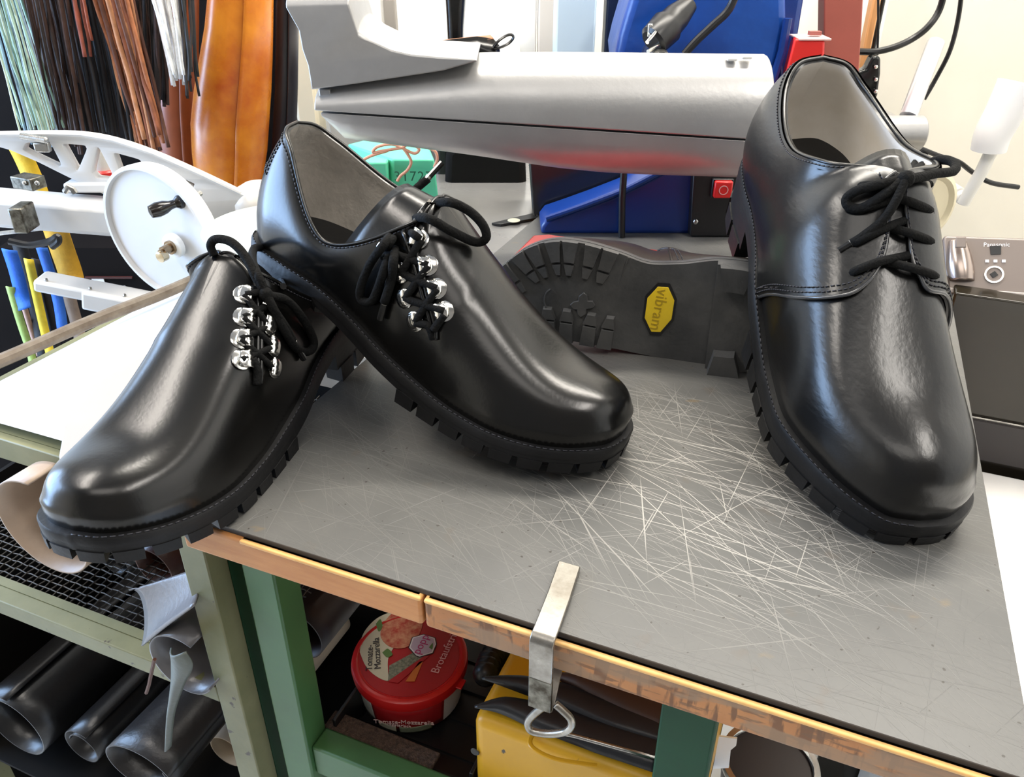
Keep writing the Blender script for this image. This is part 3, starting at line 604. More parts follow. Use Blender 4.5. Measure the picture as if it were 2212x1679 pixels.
M['laminate'] = scratched('scratched_grey_linoleum')
M['dull_dark'] = mat('dull_dark_grey', (.035, .032, .03), .55)
M['beech'] = mat('oiled_beech_edge', (.58, .26, .085), .5, col2=(.50, .20, .06), nscale=30, stretch=(1, 1, 6), bump=.1, bscale=200)
def worn_edge():
    m = mat('worn_beech_edge', (.50, .22, .075), .55, col2=(.40, .16, .05), nscale=26, bump=.2, bscale=180); N = m.node_tree.nodes; L = m.node_tree.links; b = N['Principled BSDF']
    base = b.inputs['Base Color'].links[0].from_socket; tc = [n for n in N if n.type == 'TEX_COORD'][0]
    for rot, sc, lo, colr in ((.5, (160, 160, 30), .53, (.12, .055, .025)), (-.7, (60, 60, 300), .55, (.17, .085, .04)), (.2, (20, 20, 70), .52, (.30, .19, .11))):
        mp = N.new('ShaderNodeMapping'); mp.inputs['Rotation'].default_value = (0, rot, 0); mp.inputs['Scale'].default_value = sc; L.new(tc.outputs['Object'], mp.inputs[0])
        n = N.new('ShaderNodeTexNoise'); n.inputs['Scale'].default_value = 1; n.inputs['Detail'].default_value = 4; L.new(mp.outputs[0], n.inputs['Vector'])
        r = N.new('ShaderNodeMapRange'); r.inputs[1].default_value = lo; r.inputs[2].default_value = lo + .06; r.inputs[4].default_value = .8; L.new(n.outputs['Fac'], r.inputs[0])
        x = N.new('ShaderNodeMix'); x.data_type = 'RGBA'; L.new(r.outputs[0], x.inputs[0]); L.new(base, x.inputs[6]); x.inputs[7].default_value = (*colr, 1); base = x.outputs[2]
    L.new(base, b.inputs['Base Color']); return m
M['beech_worn'] = worn_edge(); M['lit_edge'] = mat('lit_bare_wood_edge', (.78, .44, .15), .45, noise=.12, nscale=60)  # bare wood line; the lit edge top is put into its yellow
M['green'] = mat('green_painted_steel', (.045, .125, .042), .42, noise=.12, nscale=14, bump=.05, bscale=80)
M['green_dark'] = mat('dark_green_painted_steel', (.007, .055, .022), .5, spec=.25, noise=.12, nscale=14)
M['olive'] = mat('chipped_olive_paint', (.21, .205, .105), .5, col2=(.15, .15, .07), nscale=16, bump=.15, bscale=120)
def chipped(m):
    N = m.node_tree.nodes; L = m.node_tree.links; b = N['Principled BSDF']; base = b.inputs['Base Color'].links[0].from_socket; tc = [n for n in N if n.type == 'TEX_COORD'][0]
    n = N.new('ShaderNodeTexNoise'); n.inputs['Scale'].default_value = 75; n.inputs['Detail'].default_value = 5; L.new(tc.outputs['Object'], n.inputs['Vector'])
    r = N.new('ShaderNodeMapRange'); r.inputs[1].default_value = .67; r.inputs[2].default_value = .70; L.new(n.outputs['Fac'], r.inputs[0])
    x = N.new('ShaderNodeMix'); x.data_type = 'RGBA'; L.new(r.outputs[0], x.inputs[0]); L.new(base, x.inputs[6]); x.inputs[7].default_value = (.06, .045, .03, 1); L.new(x.outputs[2], b.inputs['Base Color'])
chipped(M['olive'])
bench = thing('workbench', 'small workbench with scratched grey top, worn orange wood edge and green legs', 'workbench', tuple(TB(.22, .5, 0)))
UR = .442
def slab_(z0, z1, i=0.): return MB().hexa([TB(i, i, z0), TB(.459 - i, i, z0), TB(.425 - i, 1 - i, z0), TB(i, 1 - i, z0), TB(i, i, z1), TB(.459 - i, i, z1), TB(.425 - i, 1 - i, z1), TB(i, 1 - i, z1)])
UR = .459
slab_(ZT - .0007, ZT).build('worktop', M['laminate'], bench)
slab_(ZT - .0038, ZT - .0007).build('laminate_under_layer', M['dull_dark'], bench)  # thin dark layer below the worktop sheet
slab_(ZT - .024, ZT - .0038, .003).build('top_board', M['beech'], bench)
ug = uvz(onz(921, 1268))[0]
MB().tbox(0, ug - .0008, -.0034, .012, ZT - .025, ZT - .0040).build('edge_strip', M['beech'], bench, bevel=.0022, seg=3)
MB().tbox(ug + .0008, UR, -.0034, .012, ZT - .025, ZT - .0040).build('edge_strip', M['beech_worn'], bench, bevel=.0022, seg=3)
for a_, c_ in ((.045, ug - .001), (ug + .001, UR)): MB().tbox(a_, c_, -.0040, .004, ZT - .0066, ZT - .0040).build('lit_edge_strip', M['lit_edge'], bench, bevel=.0011, seg=3)  # pale strips standing in for light along the top of the edge
for u0, u1, v0, v1, k in ((.0155, .0415, .022, .046, 'green'), (.297, .327, .022, .052, 'green_dark'), (.0155, .0415, .93, .955, 'green'), (.40, .425, .93, .955, 'green')):
    MB().tbox(u0, u1, v0, v1, 0, ZT - .024).build('leg', M[k], bench, bevel=.0015)
MB().tbox(.0415, .297, .026, .046, .585, .617).build('cross_rail', M['green'], bench, bevel=.002)
MB().tbox(.02, .42, .932, .95, .56, .60).build('cross_rail', M['green_dark'], bench, bevel=.002)
MB().tbox(.0415, .325, .046, .93, .575, .583).build('lower_shelf', M['dark_matt'], bench)
# ------------------------------------------------------------------ clip on the bench edge
M['worn_chrome'] = mat('worn_chromed_steel', (.42, .40, .36), .32, .9, col2=(.22, .20, .17), nscale=70, bump=.1, bscale=200, rvar=.1)
M['rust_chrome'] = mat('stained_chromed_steel', (.26, .25, .21), .35, .9, col2=(.06, .05, .035), nscale=110, rvar=.1)
clip = thing('edge_clip', 'worn chrome clip with a loop ring, gripping the front edge of the bench', 'clip', tuple(TB(.238, 0, .80)))
b = MB(); w0, w1 = .2325, .2452
def bent(prof, th, name, m):
    prof = np.array(prof, float); T = np.gradient(prof, axis=0); T /= np.linalg.norm(T, axis=1)[:, None]; n = np.stack([-T[:, 1], T[:, 0]], 1)
    G = []
    for p, q in zip(prof, n):
        sh_ = -.0055 * np.clip(p[0] / .047, 0, 1)
        o = p + q * th / 2; i = p - q * th / 2
        G.append([TB(w0 + sh_, *o), TB(w1 + sh_, *o), TB(w1 + sh_, *i), TB(w0 + sh_, *i)])
    k = MB().grid(np.array(G), closev=True); k.f.append((0, 1, 2, 3)); z = k.n - 4; k.f.append((z, z + 1, z + 2, z + 3)); return k.build(name, m, clip, sharp=50, bevel=.0005)
arc_ = [(-.0105 + .004 * (1 - math.sin(a)), ZT + .0026 - .004 * (1 - math.cos(a)) * 1) for a in np.linspace(0, pi / 2, 6)]
bent([(.046, ZT + .0020), (.02, ZT + .0024)] + [(-.0065, ZT + .0026)] + [(-.0065 - .004 * math.sin(a), ZT - .0014 + .004 * math.cos(a)) for a in np.linspace(.3, pi / 2, 5)] + [(-.0105, ZT - .02), (-.0105, ZT - .026)], .0030, 'top_arm', M['worn_chrome'])
bent([(-.0105, ZT - .026), (-.0106, ZT - .036), (-.0107, .8015)], .0030, 'front_plate', M['rust_chrome'])
bent([(-.0107, .8015), (-.009, .7995), (-.004, .803), (.03, .8245)], .0012, 'spring_arm', M['worn_chrome'])
rc = [onv(x, y, -.010) for x, y in ((1178, 1524), (1152, 1545), (1140, 1562), (1146, 1578), (1165, 1584), (1192, 1586), (1220, 1582), (1234, 1569), (1232, 1553), (1215, 1535), (1200, 1522))]
MB().tube(cr(rc, 6), .0021, 10).build('loop_ring', M['worn_chrome'], clip, sharp=180)
# ------------------------------------------------------------------ steel shelf rack beside the bench
rack = thing('shelf_rack', 'olive steel shelf rack with wire mesh shelf, left of the bench', 'rack', tuple(TB(-.2, .3, 0)))
MB().tbox(-.0255, -.0035, .012, .030, 0, .822).build('post', M['olive'], rack, bevel=.001)
MB().tbox(-.0065, -.0035, .030, .062, 0, .822).build('post_flange', M['green_dark'], rack)
MB().tbox(-.40, -.0255, .012, .026, .651, .668).build('front_rail', M['olive'], rack, bevel=.001)
MB().tbox(-.40, -.0255, .026, .034, .664, .668).build('rail_ledge', M['olive'], rack)
MB().tbox(-.335, -.012, .058, .066, .782, .803).build('top_rail', M['olive'], rack, bevel=.001)
MB().tbox(-.335, -.116, .066, .43, .796, .803).build('top_shelf', M['olive'], rack)
MB().tbox(-.0255, -.0035, .40, .42, 0, .80).build('post', M['olive'], rack)
MB().tbox(-.42, -.40, .40, .42, 0, .80).build('post', M['olive'], rack); MB().tbox(-.42, -.40, .012, .030, 0, .668).build('post', M['olive'], rack)
MB().tbox(-.42, -.0255, .012, .42, .390, .3935).build('lower_shelf', M['dark_matt'], rack)
b = MB()
for k in range(54):
    u = -.395 + k * .007; pts = [TB(u + .004 * 0, v, .664 + .0009 * math.sin(v * 900 + k * pi)) for v in np.linspace(.028, .40, 40)]; b.tube(pts, .0007, 4, False)
for k in range(52):
    v = .034 + k * .007; pts = [TB(u, v, .664 - .0009 * math.sin((u + .395) / .007 * pi + k * pi)) for u in np.linspace(-.395, -.02, 50)]; b.tube(pts, .0007, 4, False)
stuff(b.build('wire_mesh', mat('dull_steel_wire', (.10, .09, .08), .5, .6), rack, sharp=180))
MB().tbox(-.42, -.01, .43, .44, .0, .66).build('added_dark_back', M['dark_matt'], rack); MB().tbox(-.426, -.421, .012, .44, .0, .66).build('side_panel', M['dark_matt'], rack)  # black panels added so the space below the mesh stays dark
# papers, board and rod on the rack
M['paper'] = mat('white_paper', (.92, .91, .89), .7)
for k in range(3):
    dv = (.0, .0035, .009)[k]; G = [[TB(u, v, .804 + .0028 * (2 - k) + .003 * max(0, math.sin((u + .36) * 6 + k)) * math.exp(-(v - .07) * 30)) for v in np.linspace(.066 + dv, .40, 30)] for u in np.linspace(-.315 + .004 * k, -.118 - .004 * k, 24)]
    t = MB().grid(np.array(G)).build('paper_sheet', M['paper'], None, sharp=180, solid=.0006)
    tag(t, ('uppermost large white paper sheet on the rack at the left', 'large white paper sheet second from the top on the rack', 'lowest large white paper sheet on the rack, front edge curled')[k], 'paper', 'paper sheets on the rack')
a, c = onz(20, 772, .822), onz(470, 583, .822); d = c - a
tag(MB().tube(cr([a - d * .3, a, a + d * .35 + EZ * .001, a + d * .7 - EZ * .001, c, c + d * .25], 6), .0062, 10).build('leather_cord', mat('worn_brown_leather_cord', (.115, .085, .06), .6, col2=(.20, .165, .125), nscale=50, bump=.5, bscale=150)), 'worn grey-brown round cord lying along the back of the white paper', 'cord')  # loose leather cord lying beside the paper
q = [onz(x, y, .833) for x, y in ((172, 848), (312, 768), (470, 690), (520, 760), (430, 1010), (165, 1010), (130, 1000), (127, 985), (142, 905), (155, 868))]
tag(MB().prism(np.array(q) - EZ * .004, EZ * .004).build('plastic_board', mat('pale_grey_plastic_board', (.36, .34, .325), .35, noise=.03), bevel=.0008), 'pale grey plastic board with cut corner, under the left shoe', 'board')
# ------------------------------------------------------------------ leather on the rack
def roll(name, label, cx, cy, z0, r, a0, a1, length, m, v=None, turns_in=0, sq=1., tilt=0, group='leather rolls on the rack', parent=None, th=.0016, wav=0, u=None, flare=0):
    """sheet of leather rolled round an axis running back along the rack; a pixel on plane v sets its front end"""
    c = onv(cx, cy, v) if u is None else TB(u, v, z0); th_ = np.linspace(math.radians(a0), math.radians(a1), 44); G = []
    for s in np.linspace(0, 1, 14):
        row = []
        for i, a in enumerate(th_):
            rr = r * (1 - turns_in * i / 44) * (1 + wav * math.sin(3 * a + 5 * s)) * (1 + flare * (1 - s) ** 2)
            row.append(c + E2 * length * s + EZ * tilt * s + E1 * rr * math.cos(a) + EZ * rr * math.sin(a) * sq)
        G.append(row)
    o = MB().grid(np.array(G)).build(name, m, parent, sharp=180, solid=th); return tag(o, label, 'leather', group) if parent is None else o
LB = mat('black_hide', (.012, .012, .013), .34, bump=.25, bscale=180, noise=.2); LBR = mat('reddish_brown_hide', (.075, .025, .014), .42, bump=.3, bscale=200, noise=.25); LT = mat('taupe_hide', (.40, .30, .225), .5, bump=.3, bscale=160, noise=.12, nscale=20)
LG = mat('silver_grey_hide', (.14, .135, .14), .3, bump=.3, bscale=190, noise=.2); LGR = mat('grey_green_hide', (.10, .115, .10), .5, bump=.4, bscale=200, noise=.3); LS = mat('beige_suede_hide', (.58, .46, .33), .85, bump=.6, bscale=160)
roll('leather_roll', 'open taupe leather roll on the mesh shelf below the left shoe toe', 88, 1142, 0, .043, 85, 332, .24, LT, v=.03, sq=.95, flare=.06)
roll('leather_roll', 'reddish brown leather roll in shadow on the mesh shelf', 330, 1228, 0, .021, -30, 330, .25, LBR, v=.09, turns_in=.2)
roll('leather_roll', 'thin black roll deep in the shadow of the mesh shelf', 245, 1215, 0, .018, -60, 300, .22, LB, v=.12, turns_in=.2)
roll('leather_roll', 'black leather roll at the lower left, cut off by the frame edge', 30, 1570, 0, .042, 80, 500, .30, LB, v=.02, turns_in=.15)
roll('leather_roll', 'black leather roll on the lower shelf, narrow round open end', 178, 1616, 0, .023, 60, 520, .30, LB, v=.03, turns_in=.3)
roll('leather_roll', 'wide flattened black leather roll on the lower shelf, grain shining', 300, 1665, 0, .036, 20, 390, .30, mat('grained_black_hide', (.022, .02, .02), .36, bump=.5, bscale=150), v=.02, turns_in=.1, sq=.72, flare=.12)
roll('leather_roll', 'beige suede roll low behind the olive post', 490, 1625, 0, .020, -40, 320, .2, LS, v=.10)
roll('leather_roll', 'silvery dark leather roll lying over the front rail', 392, 1440, 0, .0255, 60, 330, .24, LG, v=.002, turns_in=.1, flare=.15)
P = [onv(x, y, .03) for x, y in ((278, 1276), (340, 1262), (398, 1250))]; Q = [onv(x, y, .0) for x, y in ((302, 1385), (356, 1340), (415, 1296))]
G = [[p * (1 - s) + q_ * s + EZ * .006 * math.sin(s * 5) + E2 * .01 * math.sin(s * 3.1) for s in np.linspace(0, 1, 14)] for p, q_ in zip(cr(P, 6), cr(Q, 6))]
tag(MB().grid(np.array(G)).build('leather_offcut', LG, None, sharp=180, solid=.0014), 'shiny grey leather offcut with a pointed corner on the mesh', 'leather', 'leather offcuts on the rack')
P = [onv(x, y, -.008) for x, y in ((368, 1400), (392, 1396), (412, 1420), (416, 1445), (404, 1478))]; Q = [onv(x, y, -.012) for x, y in ((369, 1402), (370, 1470), (368, 1540), (367, 1590), (370, 1612))]
L_ = [onv(x, y, -.004) for x, y in ((370, 1400), (371, 1440), (371, 1480), (369, 1540), (368, 1612))]; R_ = [onv(x, y, -.010) for x, y in ((402, 1408), (417, 1440), (399, 1478), (378, 1540), (370, 1612))]
G = [[p * (1 - s) + q_ * s - E2 * .006 * math.sin(s * pi) for s in np.linspace(0, 1, 9)] for p, q_ in zip(cr(L_, 6), cr(R_, 6))]
tag(MB().grid(np.array(G)).build('leather_offcut', LGR, None, sharp=180, solid=.0012), 'grey-green pointed leather scrap hanging from the silvery roll', 'leather', 'leather offcuts on the rack')
tag(MB().tube(px([(334, 1425), (328, 1450), (322, 1480), (316, 1498)], .375), .0013, 6).build('leather_thong', LBR), 'thin brown leather thong dangling below the rack rail', 'leather', 'leather offcuts on the rack')
b = MB(); G = [[onv(x, y, .10) + E2 * .02 * math.sin(k) for k, (x, y) in enumerate(((502, 1205 + 8 * s), (518, 1220 + 30 * s), (535, 1225 + 32 * s), (556, 1235 + 35 * s)))] for s in np.linspace(0, 1, 6)]
tag(b.grid(np.array(G)).build('leather_offcut', mat('blue_grey_hide', (.09, .14, .24), .4, bump=.3, bscale=200), None, sharp=180, solid=.0012), 'small blue-grey leather offcut between olive post and green leg', 'leather', 'leather offcuts on the rack')
# ------------------------------------------------------------------ under the bench
roll('leather_roll', 'large dark brown roll under the bench, round opening towards the front', 640, 1372, 0, .0265, -170, 180, .25, mat('very_dark_brown_hide', (.022, .012, .010), .5), v=.115, group='leather under the bench')
crate = thing('crate', 'black ribbed plastic crate under the bench holding the red tub', 'crate', tuple(TB(.12, .16, .583)))
for a_ in ((.045, .166, .05, .053, .583, .607), (.045, .166, .262, .265, .583, .622), (.045, .048, .05, .265, .583, .622), (.163, .166, .05, .265, .583, .622), (.045, .166, .05, .265, .583, .586)): MB().tbox(*a_).build('wall' if a_[4] != a_[5] - .003 else 'base', M['dark'], crate, bevel=.0006)
for k in range(6): MB().tbox(.046, .165, .08 + k * .03, .082 + k * .03, .586, .5885).build('rib', M['dark'], crate)
a, c = onz(735, 1565, .612), onz(915, 1640, .612)
t = MB(); t.box((a + c) / 2, (np.linalg.norm(c - a) + .02, .017, .004), ((c - a) / np.linalg.norm(c - a), np.cross(EZ, (c - a) / np.linalg.norm(c - a)), EZ)); tag(t.build('abrasive_strip', mat('brown_abrasive_grit', (.035, .02, .014), .8, bump=1, bscale=900, bdist=.002, col2=(.11, .07, .05), nscale=420), bevel=.0008), 'flat brown gritty abrasive strip in front of the red tub', 'abrasive')
# tub of bread spread
zl = .632; lc = onz(885, 1418, zl); dl = (lc - CAM) @ FW; rl = 126 * dl / FP
M['red'] = mat('red_plastic_lid', (.55, .012, .012), .35); M['red_print'] = mat('red_print', (.40, .012, .016), .4); M['cream_print'] = mat('pale_print', (.62, .60, .46), .4, noise=.05); M['white_print'] = mat('white_print', (.78, .76, .78), .4); M['dark_print'] = mat('dark_print', (.03, .025, .03), .5); M['pink_print'] = mat('magenta_print', (.45, .03, .16), .5); M['orange_print'] = mat('orange_print', (.60, .17, .03), .4)
M['food_print'] = mat('printed_spread', (.42, .05, .03), .45, col2=(.60, .28, .16), nscale=190); M['rye_print'] = mat('printed_bread', (.08, .10, .07), .5, col2=(.26, .27, .20), nscale=400); M['leaf_print'] = mat('printed_leaf', (.10, .20, .05), .5)
tub = thing('spread_tub', 'red lidded plastic tub of bread spread standing in the black crate', 'tub', (lc[0], lc[1], .5885))
MB().lathe((lc[0], lc[1], .589), EZ, [(0, rl * .78), (.002, rl * .86), (.034, rl * .94)], 40).build('body', M['white_print'], tub)
lid = MB().lathe((lc[0], lc[1], zl - .0115), EZ, [(.001, rl * .94), (.002, rl * .985), (.008, rl), (.0112, rl * .985), (.0125, rl * .95), (.0128, rl * .90), (.0115, rl * .87), (.0112, rl * .2)], 56).build('lid', M['red'], tub)
MB().box(onz(985, 1475, zl - .006), (.014, .010, .0015), (E1, E2, EZ)).build('pull_tab', M['red'], tub, bevel=.0006)
zt = zl + .0004
def flat(L, name, m, k=0, parent=None, sub=6):
    P = cr([onz(x, y, zt) for x, y in L] + [onz(*L[0], zt)], sub)[:-1]; return MB().prism(np.array(P) + EZ * (k * .00022), EZ * .0003).build(name, m, parent or lid, fixn=True)
def flatp(L, name, m, k=0): P = np.array([onz(x, y, zt) for x, y in L]); return MB().prism(P + EZ * k * .00022, EZ * .0003).build(name, m, lid)
MB().lathe((lc[0], lc[1], zt - .0006), EZ, [(0, rl * .85), (.0006, rl * .85)], 56).build('label_disc', M['red_print'], lid)
flat([(777, 1410), (783, 1375), (800, 1350), (822, 1333), (850, 1325), (868, 1345), (862, 1380), (840, 1420), (838, 1450), (838, 1472), (812, 1462), (790, 1440)], 'pale_panel', M['cream_print'], 1)
flat([(830, 1345), (850, 1325), (880, 1316), (905, 1325), (912, 1355), (897, 1385), (872, 1402), (840, 1398), (822, 1375)], 'spread_picture', M['food_print'], 2)
flatp([(841, 1440), (900, 1408), (918, 1418), (838, 1474)], 'bread_picture', M['rye_print'], 2); flatp([(838, 1474), (918, 1418), (926, 1420), (860, 1478)], 'red_wedge', M['red_print'], 2); flatp([(876, 1474), (905, 1432), (914, 1430), (896, 1474)], 'orange_band', M['orange_print'], 2)
flat([(826, 1412), (838, 1404), (848, 1416), (836, 1422)], 'leaf_picture', M['leaf_print'], 3); flat([(812, 1350), (822, 1340), (826, 1356), (818, 1366)], 'leaf_picture', M['leaf_print'], 3)
hx_ = [(882, 1402), (890, 1379), (915, 1372), (941, 1380), (944, 1394), (936, 1414), (906, 1423), (898, 1420)]; c_ = np.mean(hx_, 0)
flatp(hx_, 'badge_border', M['dark_print'], 3); flatp([tuple(c_ + (np.array(p) - c_) * .93) for p in hx_], 'badge_rim', M['white_print'], 4); flatp([tuple(c_ + (np.array(p) - c_) * .84) for p in hx_], 'badge', mat('lilac_print', (.50, .42, .55), .4), 5)
flat([(927, 1402), (935, 1393), (934, 1406)], 'leaf_picture', M['leaf_print'], 6)
def tl(body, p, q, size, m, k=5, par=None, **kw):
    a, c = onz(*p, zt), onz(*q, zt); x = c - a; return text(body, size, (a + c) / 2 + EZ * (k * .00022), x, np.cross(EZ, x), m, par or lid, 'lettering', .0001, **kw)
tl('popp', (905, 1414), (924, 1379), .0105, M['pink_print'], 7)
tl('Brotaufstrich', (941, 1450), (985, 1362), .0098, mat('pink_white_print', (.80, .45, .45), .5), 4)
tl('Tomate-', (797, 1450), (799, 1398), .0078, M['dark_print'], 5); tl('Mozzarella', (816, 1450), (812, 1378), .0078, M['dark_print'], 5)
def side(a0, a1, h0, h1, m, name, k=1.0):
    G = []
    for h in np.linspace(h0, h1, 5):
        r = rl * (.86 + .08 * (h - .591) / .032) * k + .0004; G.append([(lc[0] + r * math.cos(a), lc[1] + r * math.sin(a), h) for a in np.linspace(math.radians(a0), math.radians(a1), 18)])
    return MB().grid(np.array(G)).build(name, m, tub, solid=.0003)
side(232, 312, .592, .622, M['red_print'], 'side_label'); side(205, 231, .592, .622, mat('grey_print', (.42, .44, .38), .45, col2=(.6, .6, .55), nscale=260, stretch=(1, 1, 8)), 'side_panel'); side(236, 258, .590, .598, M['cream_print'], 'side_badge', 1.006); side(262, 298, .590, .598, mat('grey_green_print', (.18, .22, .14), .45, col2=(.30, .34, .24), nscale=300, stretch=(1, 1, 9)), 'side_strip', 1.006)
def st(body, ang, h, size, m):
    a = math.radians(ang); r = rl * (.86 + .08 * (h - .591) / .032) + .0012; n = np.array([math.cos(a), math.sin(a), -.22]); x = np.array([-math.sin(a), math.cos(a), 0.]); text(body, size, (lc[0] + r * n[0], lc[1] + r * n[1], h), x, EZ + n * .0, m, tub, 'lettering', .0002)
lw = mat('white_pink_print', (.85, .62, .60), .5)
st('Tomate-Mozzarella', 268, .6065, .0062, lw); st('vegetarisch', 262, .6010, .0045, lw)
# yellow tool tray and what lies on it
M['yellow'] = mat('chipped_yellow_enamel', (.62, .32, .012), .38, noise=.08, nscale=12); chipped(M['yellow'])
tray = thing('tool_tray', 'chipped yellow steel tool box under the bench beside the green leg', 'box', tuple(TB(.27, .12, .583)))
MB().tbox(.168, .325, .048, .205, .583, .688).build('body', M['yellow'], tray, bevel=.008, seg=4)
zy = .6882; L_ = [(1290, 1655), (1200, 1640), (1150, 1615), (1148, 1592), (1165, 1583), (1200, 1590), (1300, 1620), (1390, 1650)]
MB().tube(cr([onz(x, y, zy) for x, y in L_], 6), .0016, 8, flat=.5).build('raised_rim', M['yellow'], tray)
for x, y in ((1026, 1625),): MB().lathe(onv(x, y, .0478), -E2, [(0, .0034), (.0006, .003)], 14).build('rivet', M['dull_dark'], tray)
def blade(pts, wid, label, m, z=.694, hgt=.006):
    P = cr([onz(x, y, z) for x, y in pts], 8); T = np.gradient(P, axis=0); T /= np.linalg.norm(T, axis=1)[:, None]; n = np.cross(EZ, T); k = len(P); w = np.interp(np.linspace(0, 1, k), np.linspace(0, 1, len(wid)), wid)
    G = [[p + q_ * a * s_ + EZ * hgt * c * min(1, s_ / .006) for a, c in ((-1, 0), (-.6, .8), (0, 1), (.6, .8), (1, 0))] for p, q_, s_ in zip(P, n, w)]
    return tag(MB().grid(np.array(G)).build('leather_strap_end', m, None, sharp=180, solid=.0018), label, 'leather', 'pointed leather pieces on the yellow box')
blade([(1026, 1528), (1090, 1528), (1170, 1550), (1300, 1590), (1430, 1630)], (.0004, .006, .011, .014, .015), 'pointed black leather piece lying lowest on the yellow box', LB, .694)
blade([(1042, 1466), (1110, 1478), (1200, 1500), (1320, 1545), (1440, 1580)], (.0004, .005, .010, .013, .014), 'pointed black leather piece in the middle of the yellow box', LB, .697)
blade([(1205, 1462), (1280, 1485), (1360, 1515), (1440, 1545)], (.002, .009, .013, .015), 'dark brown leather piece nearest the bench edge on the yellow box', mat('dark_red_brown_hide', (.05, .02, .010), .45, bump=.3), .700)
b = MB(); b.tube([onz(x, y, .700) for x, y in ((1190, 1580), (1240, 1590), (1330, 1615), (1420, 1640))], .0016, 8)
tag(b.build('steel_needle', M['steel'], sharp=180), 'long bright steel rod lying along the yellow box', 'rod')
hose = MB(); hp = [onz(x, y, .64) for x, y in ((1120, 1400), (1085, 1405), (1062, 1425), (1050, 1455))]
for k, p in enumerate(cr(hp, 5)): hose.ball(p, (.011, .011, .011) if k % 2 else (.0088,) * 3, 12)
tag(hose.build('corrugated_hose', M['dark'], sharp=60), 'black corrugated hose end beside the red tub', 'hose')
# seen below the right end of the bench
stool = thing('stool', 'dark round stool with chrome rim under the right end of the bench', 'stool', tuple(onz(1660, 1640, .40) * np.array([1, 1, 0])))
sc_ = onz(1662, 1655, .46)
MB().lathe(sc_ - EZ * .05, EZ, [(0, .040), (.045, .044), (.05, .040)], 40).build('seat', mat('dark_brown_vinyl', (.02, .012, .010), .4), stool)
MB().lathe(sc_ - EZ * .002, EZ, [(0, .0455), (.004, .0465), (.008, .0455), (.008, .040)], 40, cap=False).build('rim', M['chrome'], stool)
for a in range(4): q = np.array([math.cos(a * pi / 2 + .6), math.sin(a * pi / 2 + .6), 0]); MB().tube([sc_ + q * .03 - EZ * .05, sc_ + q * .05 - EZ * .459], .006, 8).build('leg', M['chrome'], stool)
G = [[onv(x, y, .09) + E2 * .006 * math.sin(k * 2 + s * 3) for k, (x, y) in enumerate(((1556 + 4 * s, 1592), (1566, 1596 + 6 * s), (1578, 1598), (1592, 1600)))] for s in (0,)]
tp = [onv(x, y, .16) for x, y in ((1553, 1592), (1592, 1597), (1590, 1612), (1578, 1622), (1574, 1660), (1540, 1662))]
tag(MB().prism(np.array(tp), E2 * .0015).build('paper_scrap', M['paper'], None), 'white torn paper scrap hanging behind the dark green leg', 'paper')

# ------------------------------------------------------------------ left background: lace hanks, standing hides, patching machine
M['board'] = mat('dark_brown_back_board', (.006, .0045, .004), .8, spec=.1, noise=.3, nscale=5)
x1 = ony(640, 200, 1.5)[0]
tag(MB().box(((-1.15 + x1) / 2, 1.52, .565), (x1 + 1.15, .04, 1.13)).build('back_board', M['board']), 'tall dark brown board behind the hanging laces', 'board')
x2 = ony(690, 200, 1.5)[0]
tag(MB().box(((x1 + x2) / 2 + .001, 1.50, .57), (x2 - x1 - .002, .06, 1.14)).build('cream_post', mat('cream_painted_post', (.80, .72, .53), .5), bevel=.006), 'cream painted post beside the dark board', 'post')
rod = tag(MB().tube([ony(-120, -110, 1.22), ony(460, -110, 1.22)], .008, 10).build('hanging_rod', M['steel']), 'steel rod above the laces that carries the hanks', 'rod')
def hank(label, n, top, bot, cols, Y=1.22, r=.0022, sway=10, group='hanks of laces on the rod', droop=0, flat=1, hi=1.0, loop=False):
    c = ony((top[0][0] + top[1][0]) / 2, -110, Y); h = thing('lace_hank', label, 'laces', tuple(c), group)
    ms = [mat('lace_' + str(k), q, .7, noise=.25, nscale=60) for k, q in enumerate(cols)]
    for k in range(n):
        f = (k + .5) / n + random.uniform(-.6, .6) / n; d = random.uniform(-.035, .035)
        a = np.array(top[0]) * (1 - f) + np.array(top[1]) * f; e = np.array(bot[0]) * (1 - f) + np.array(bot[1]) * f + (random.uniform(-sway, sway), random.uniform(-46, 8) * hi)
        pts = []
        for s in np.linspace(0, 1, 7):
            q = a * (1 - s) + e * s + np.array((random.uniform(-1, 1) * sway * .35 * s + droop * math.sin(s * pi), 0)); pts.append(ony(q[0], q[1], Y + d + .01 * math.sin(3 * s + k)))
        MB().tube(cr(pts, 3), r * random.uniform(.8, 1.2), 5, flat=flat).build('lace', ms[k % len(ms)], h, sharp=180)
    return h
hank('hank of pale green laces at the far left', 26, ((-70, -110), (15, -110)), ((50, 310), (135, 315)), ((.34, .47, .36), (.25, .38, .30), (.50, .60, .46), (.28, .40, .50)), Y=1.17, r=.0016)
hank('hank of dark brown laces beside the green one', 30, ((20, -110), (130, -110)), ((105, 315), (205, 335)), ((.045, .022, .016), (.09, .045, .032), (.028, .016, .013), (.065, .03, .02)), Y=1.22, r=.0027)
hank('hank of black laces between the dark brown and the orange-brown ones', 28, ((120, -110), (205, -110)), ((190, 320), (290, 335)), ((.010, .010, .012), (.022, .024, .028), (.014, .013, .014)), Y=1.24, r=.0025)
hank('short hank of rust red laces in front of the black ones', 6, ((130, -110), (160, -110)), ((180, 120), (200, 120)), ((.30, .07, .03), (.22, .05, .025)), Y=1.19, r=.0024)
hank('hank of orange-brown leather laces', 20, ((170, -110), (265, -110)), ((300, 340), (355, 325)), ((.40, .14, .055), (.25, .08, .035), (.50, .22, .10), (.12, .045, .025)), Y=1.19, r=.0030)
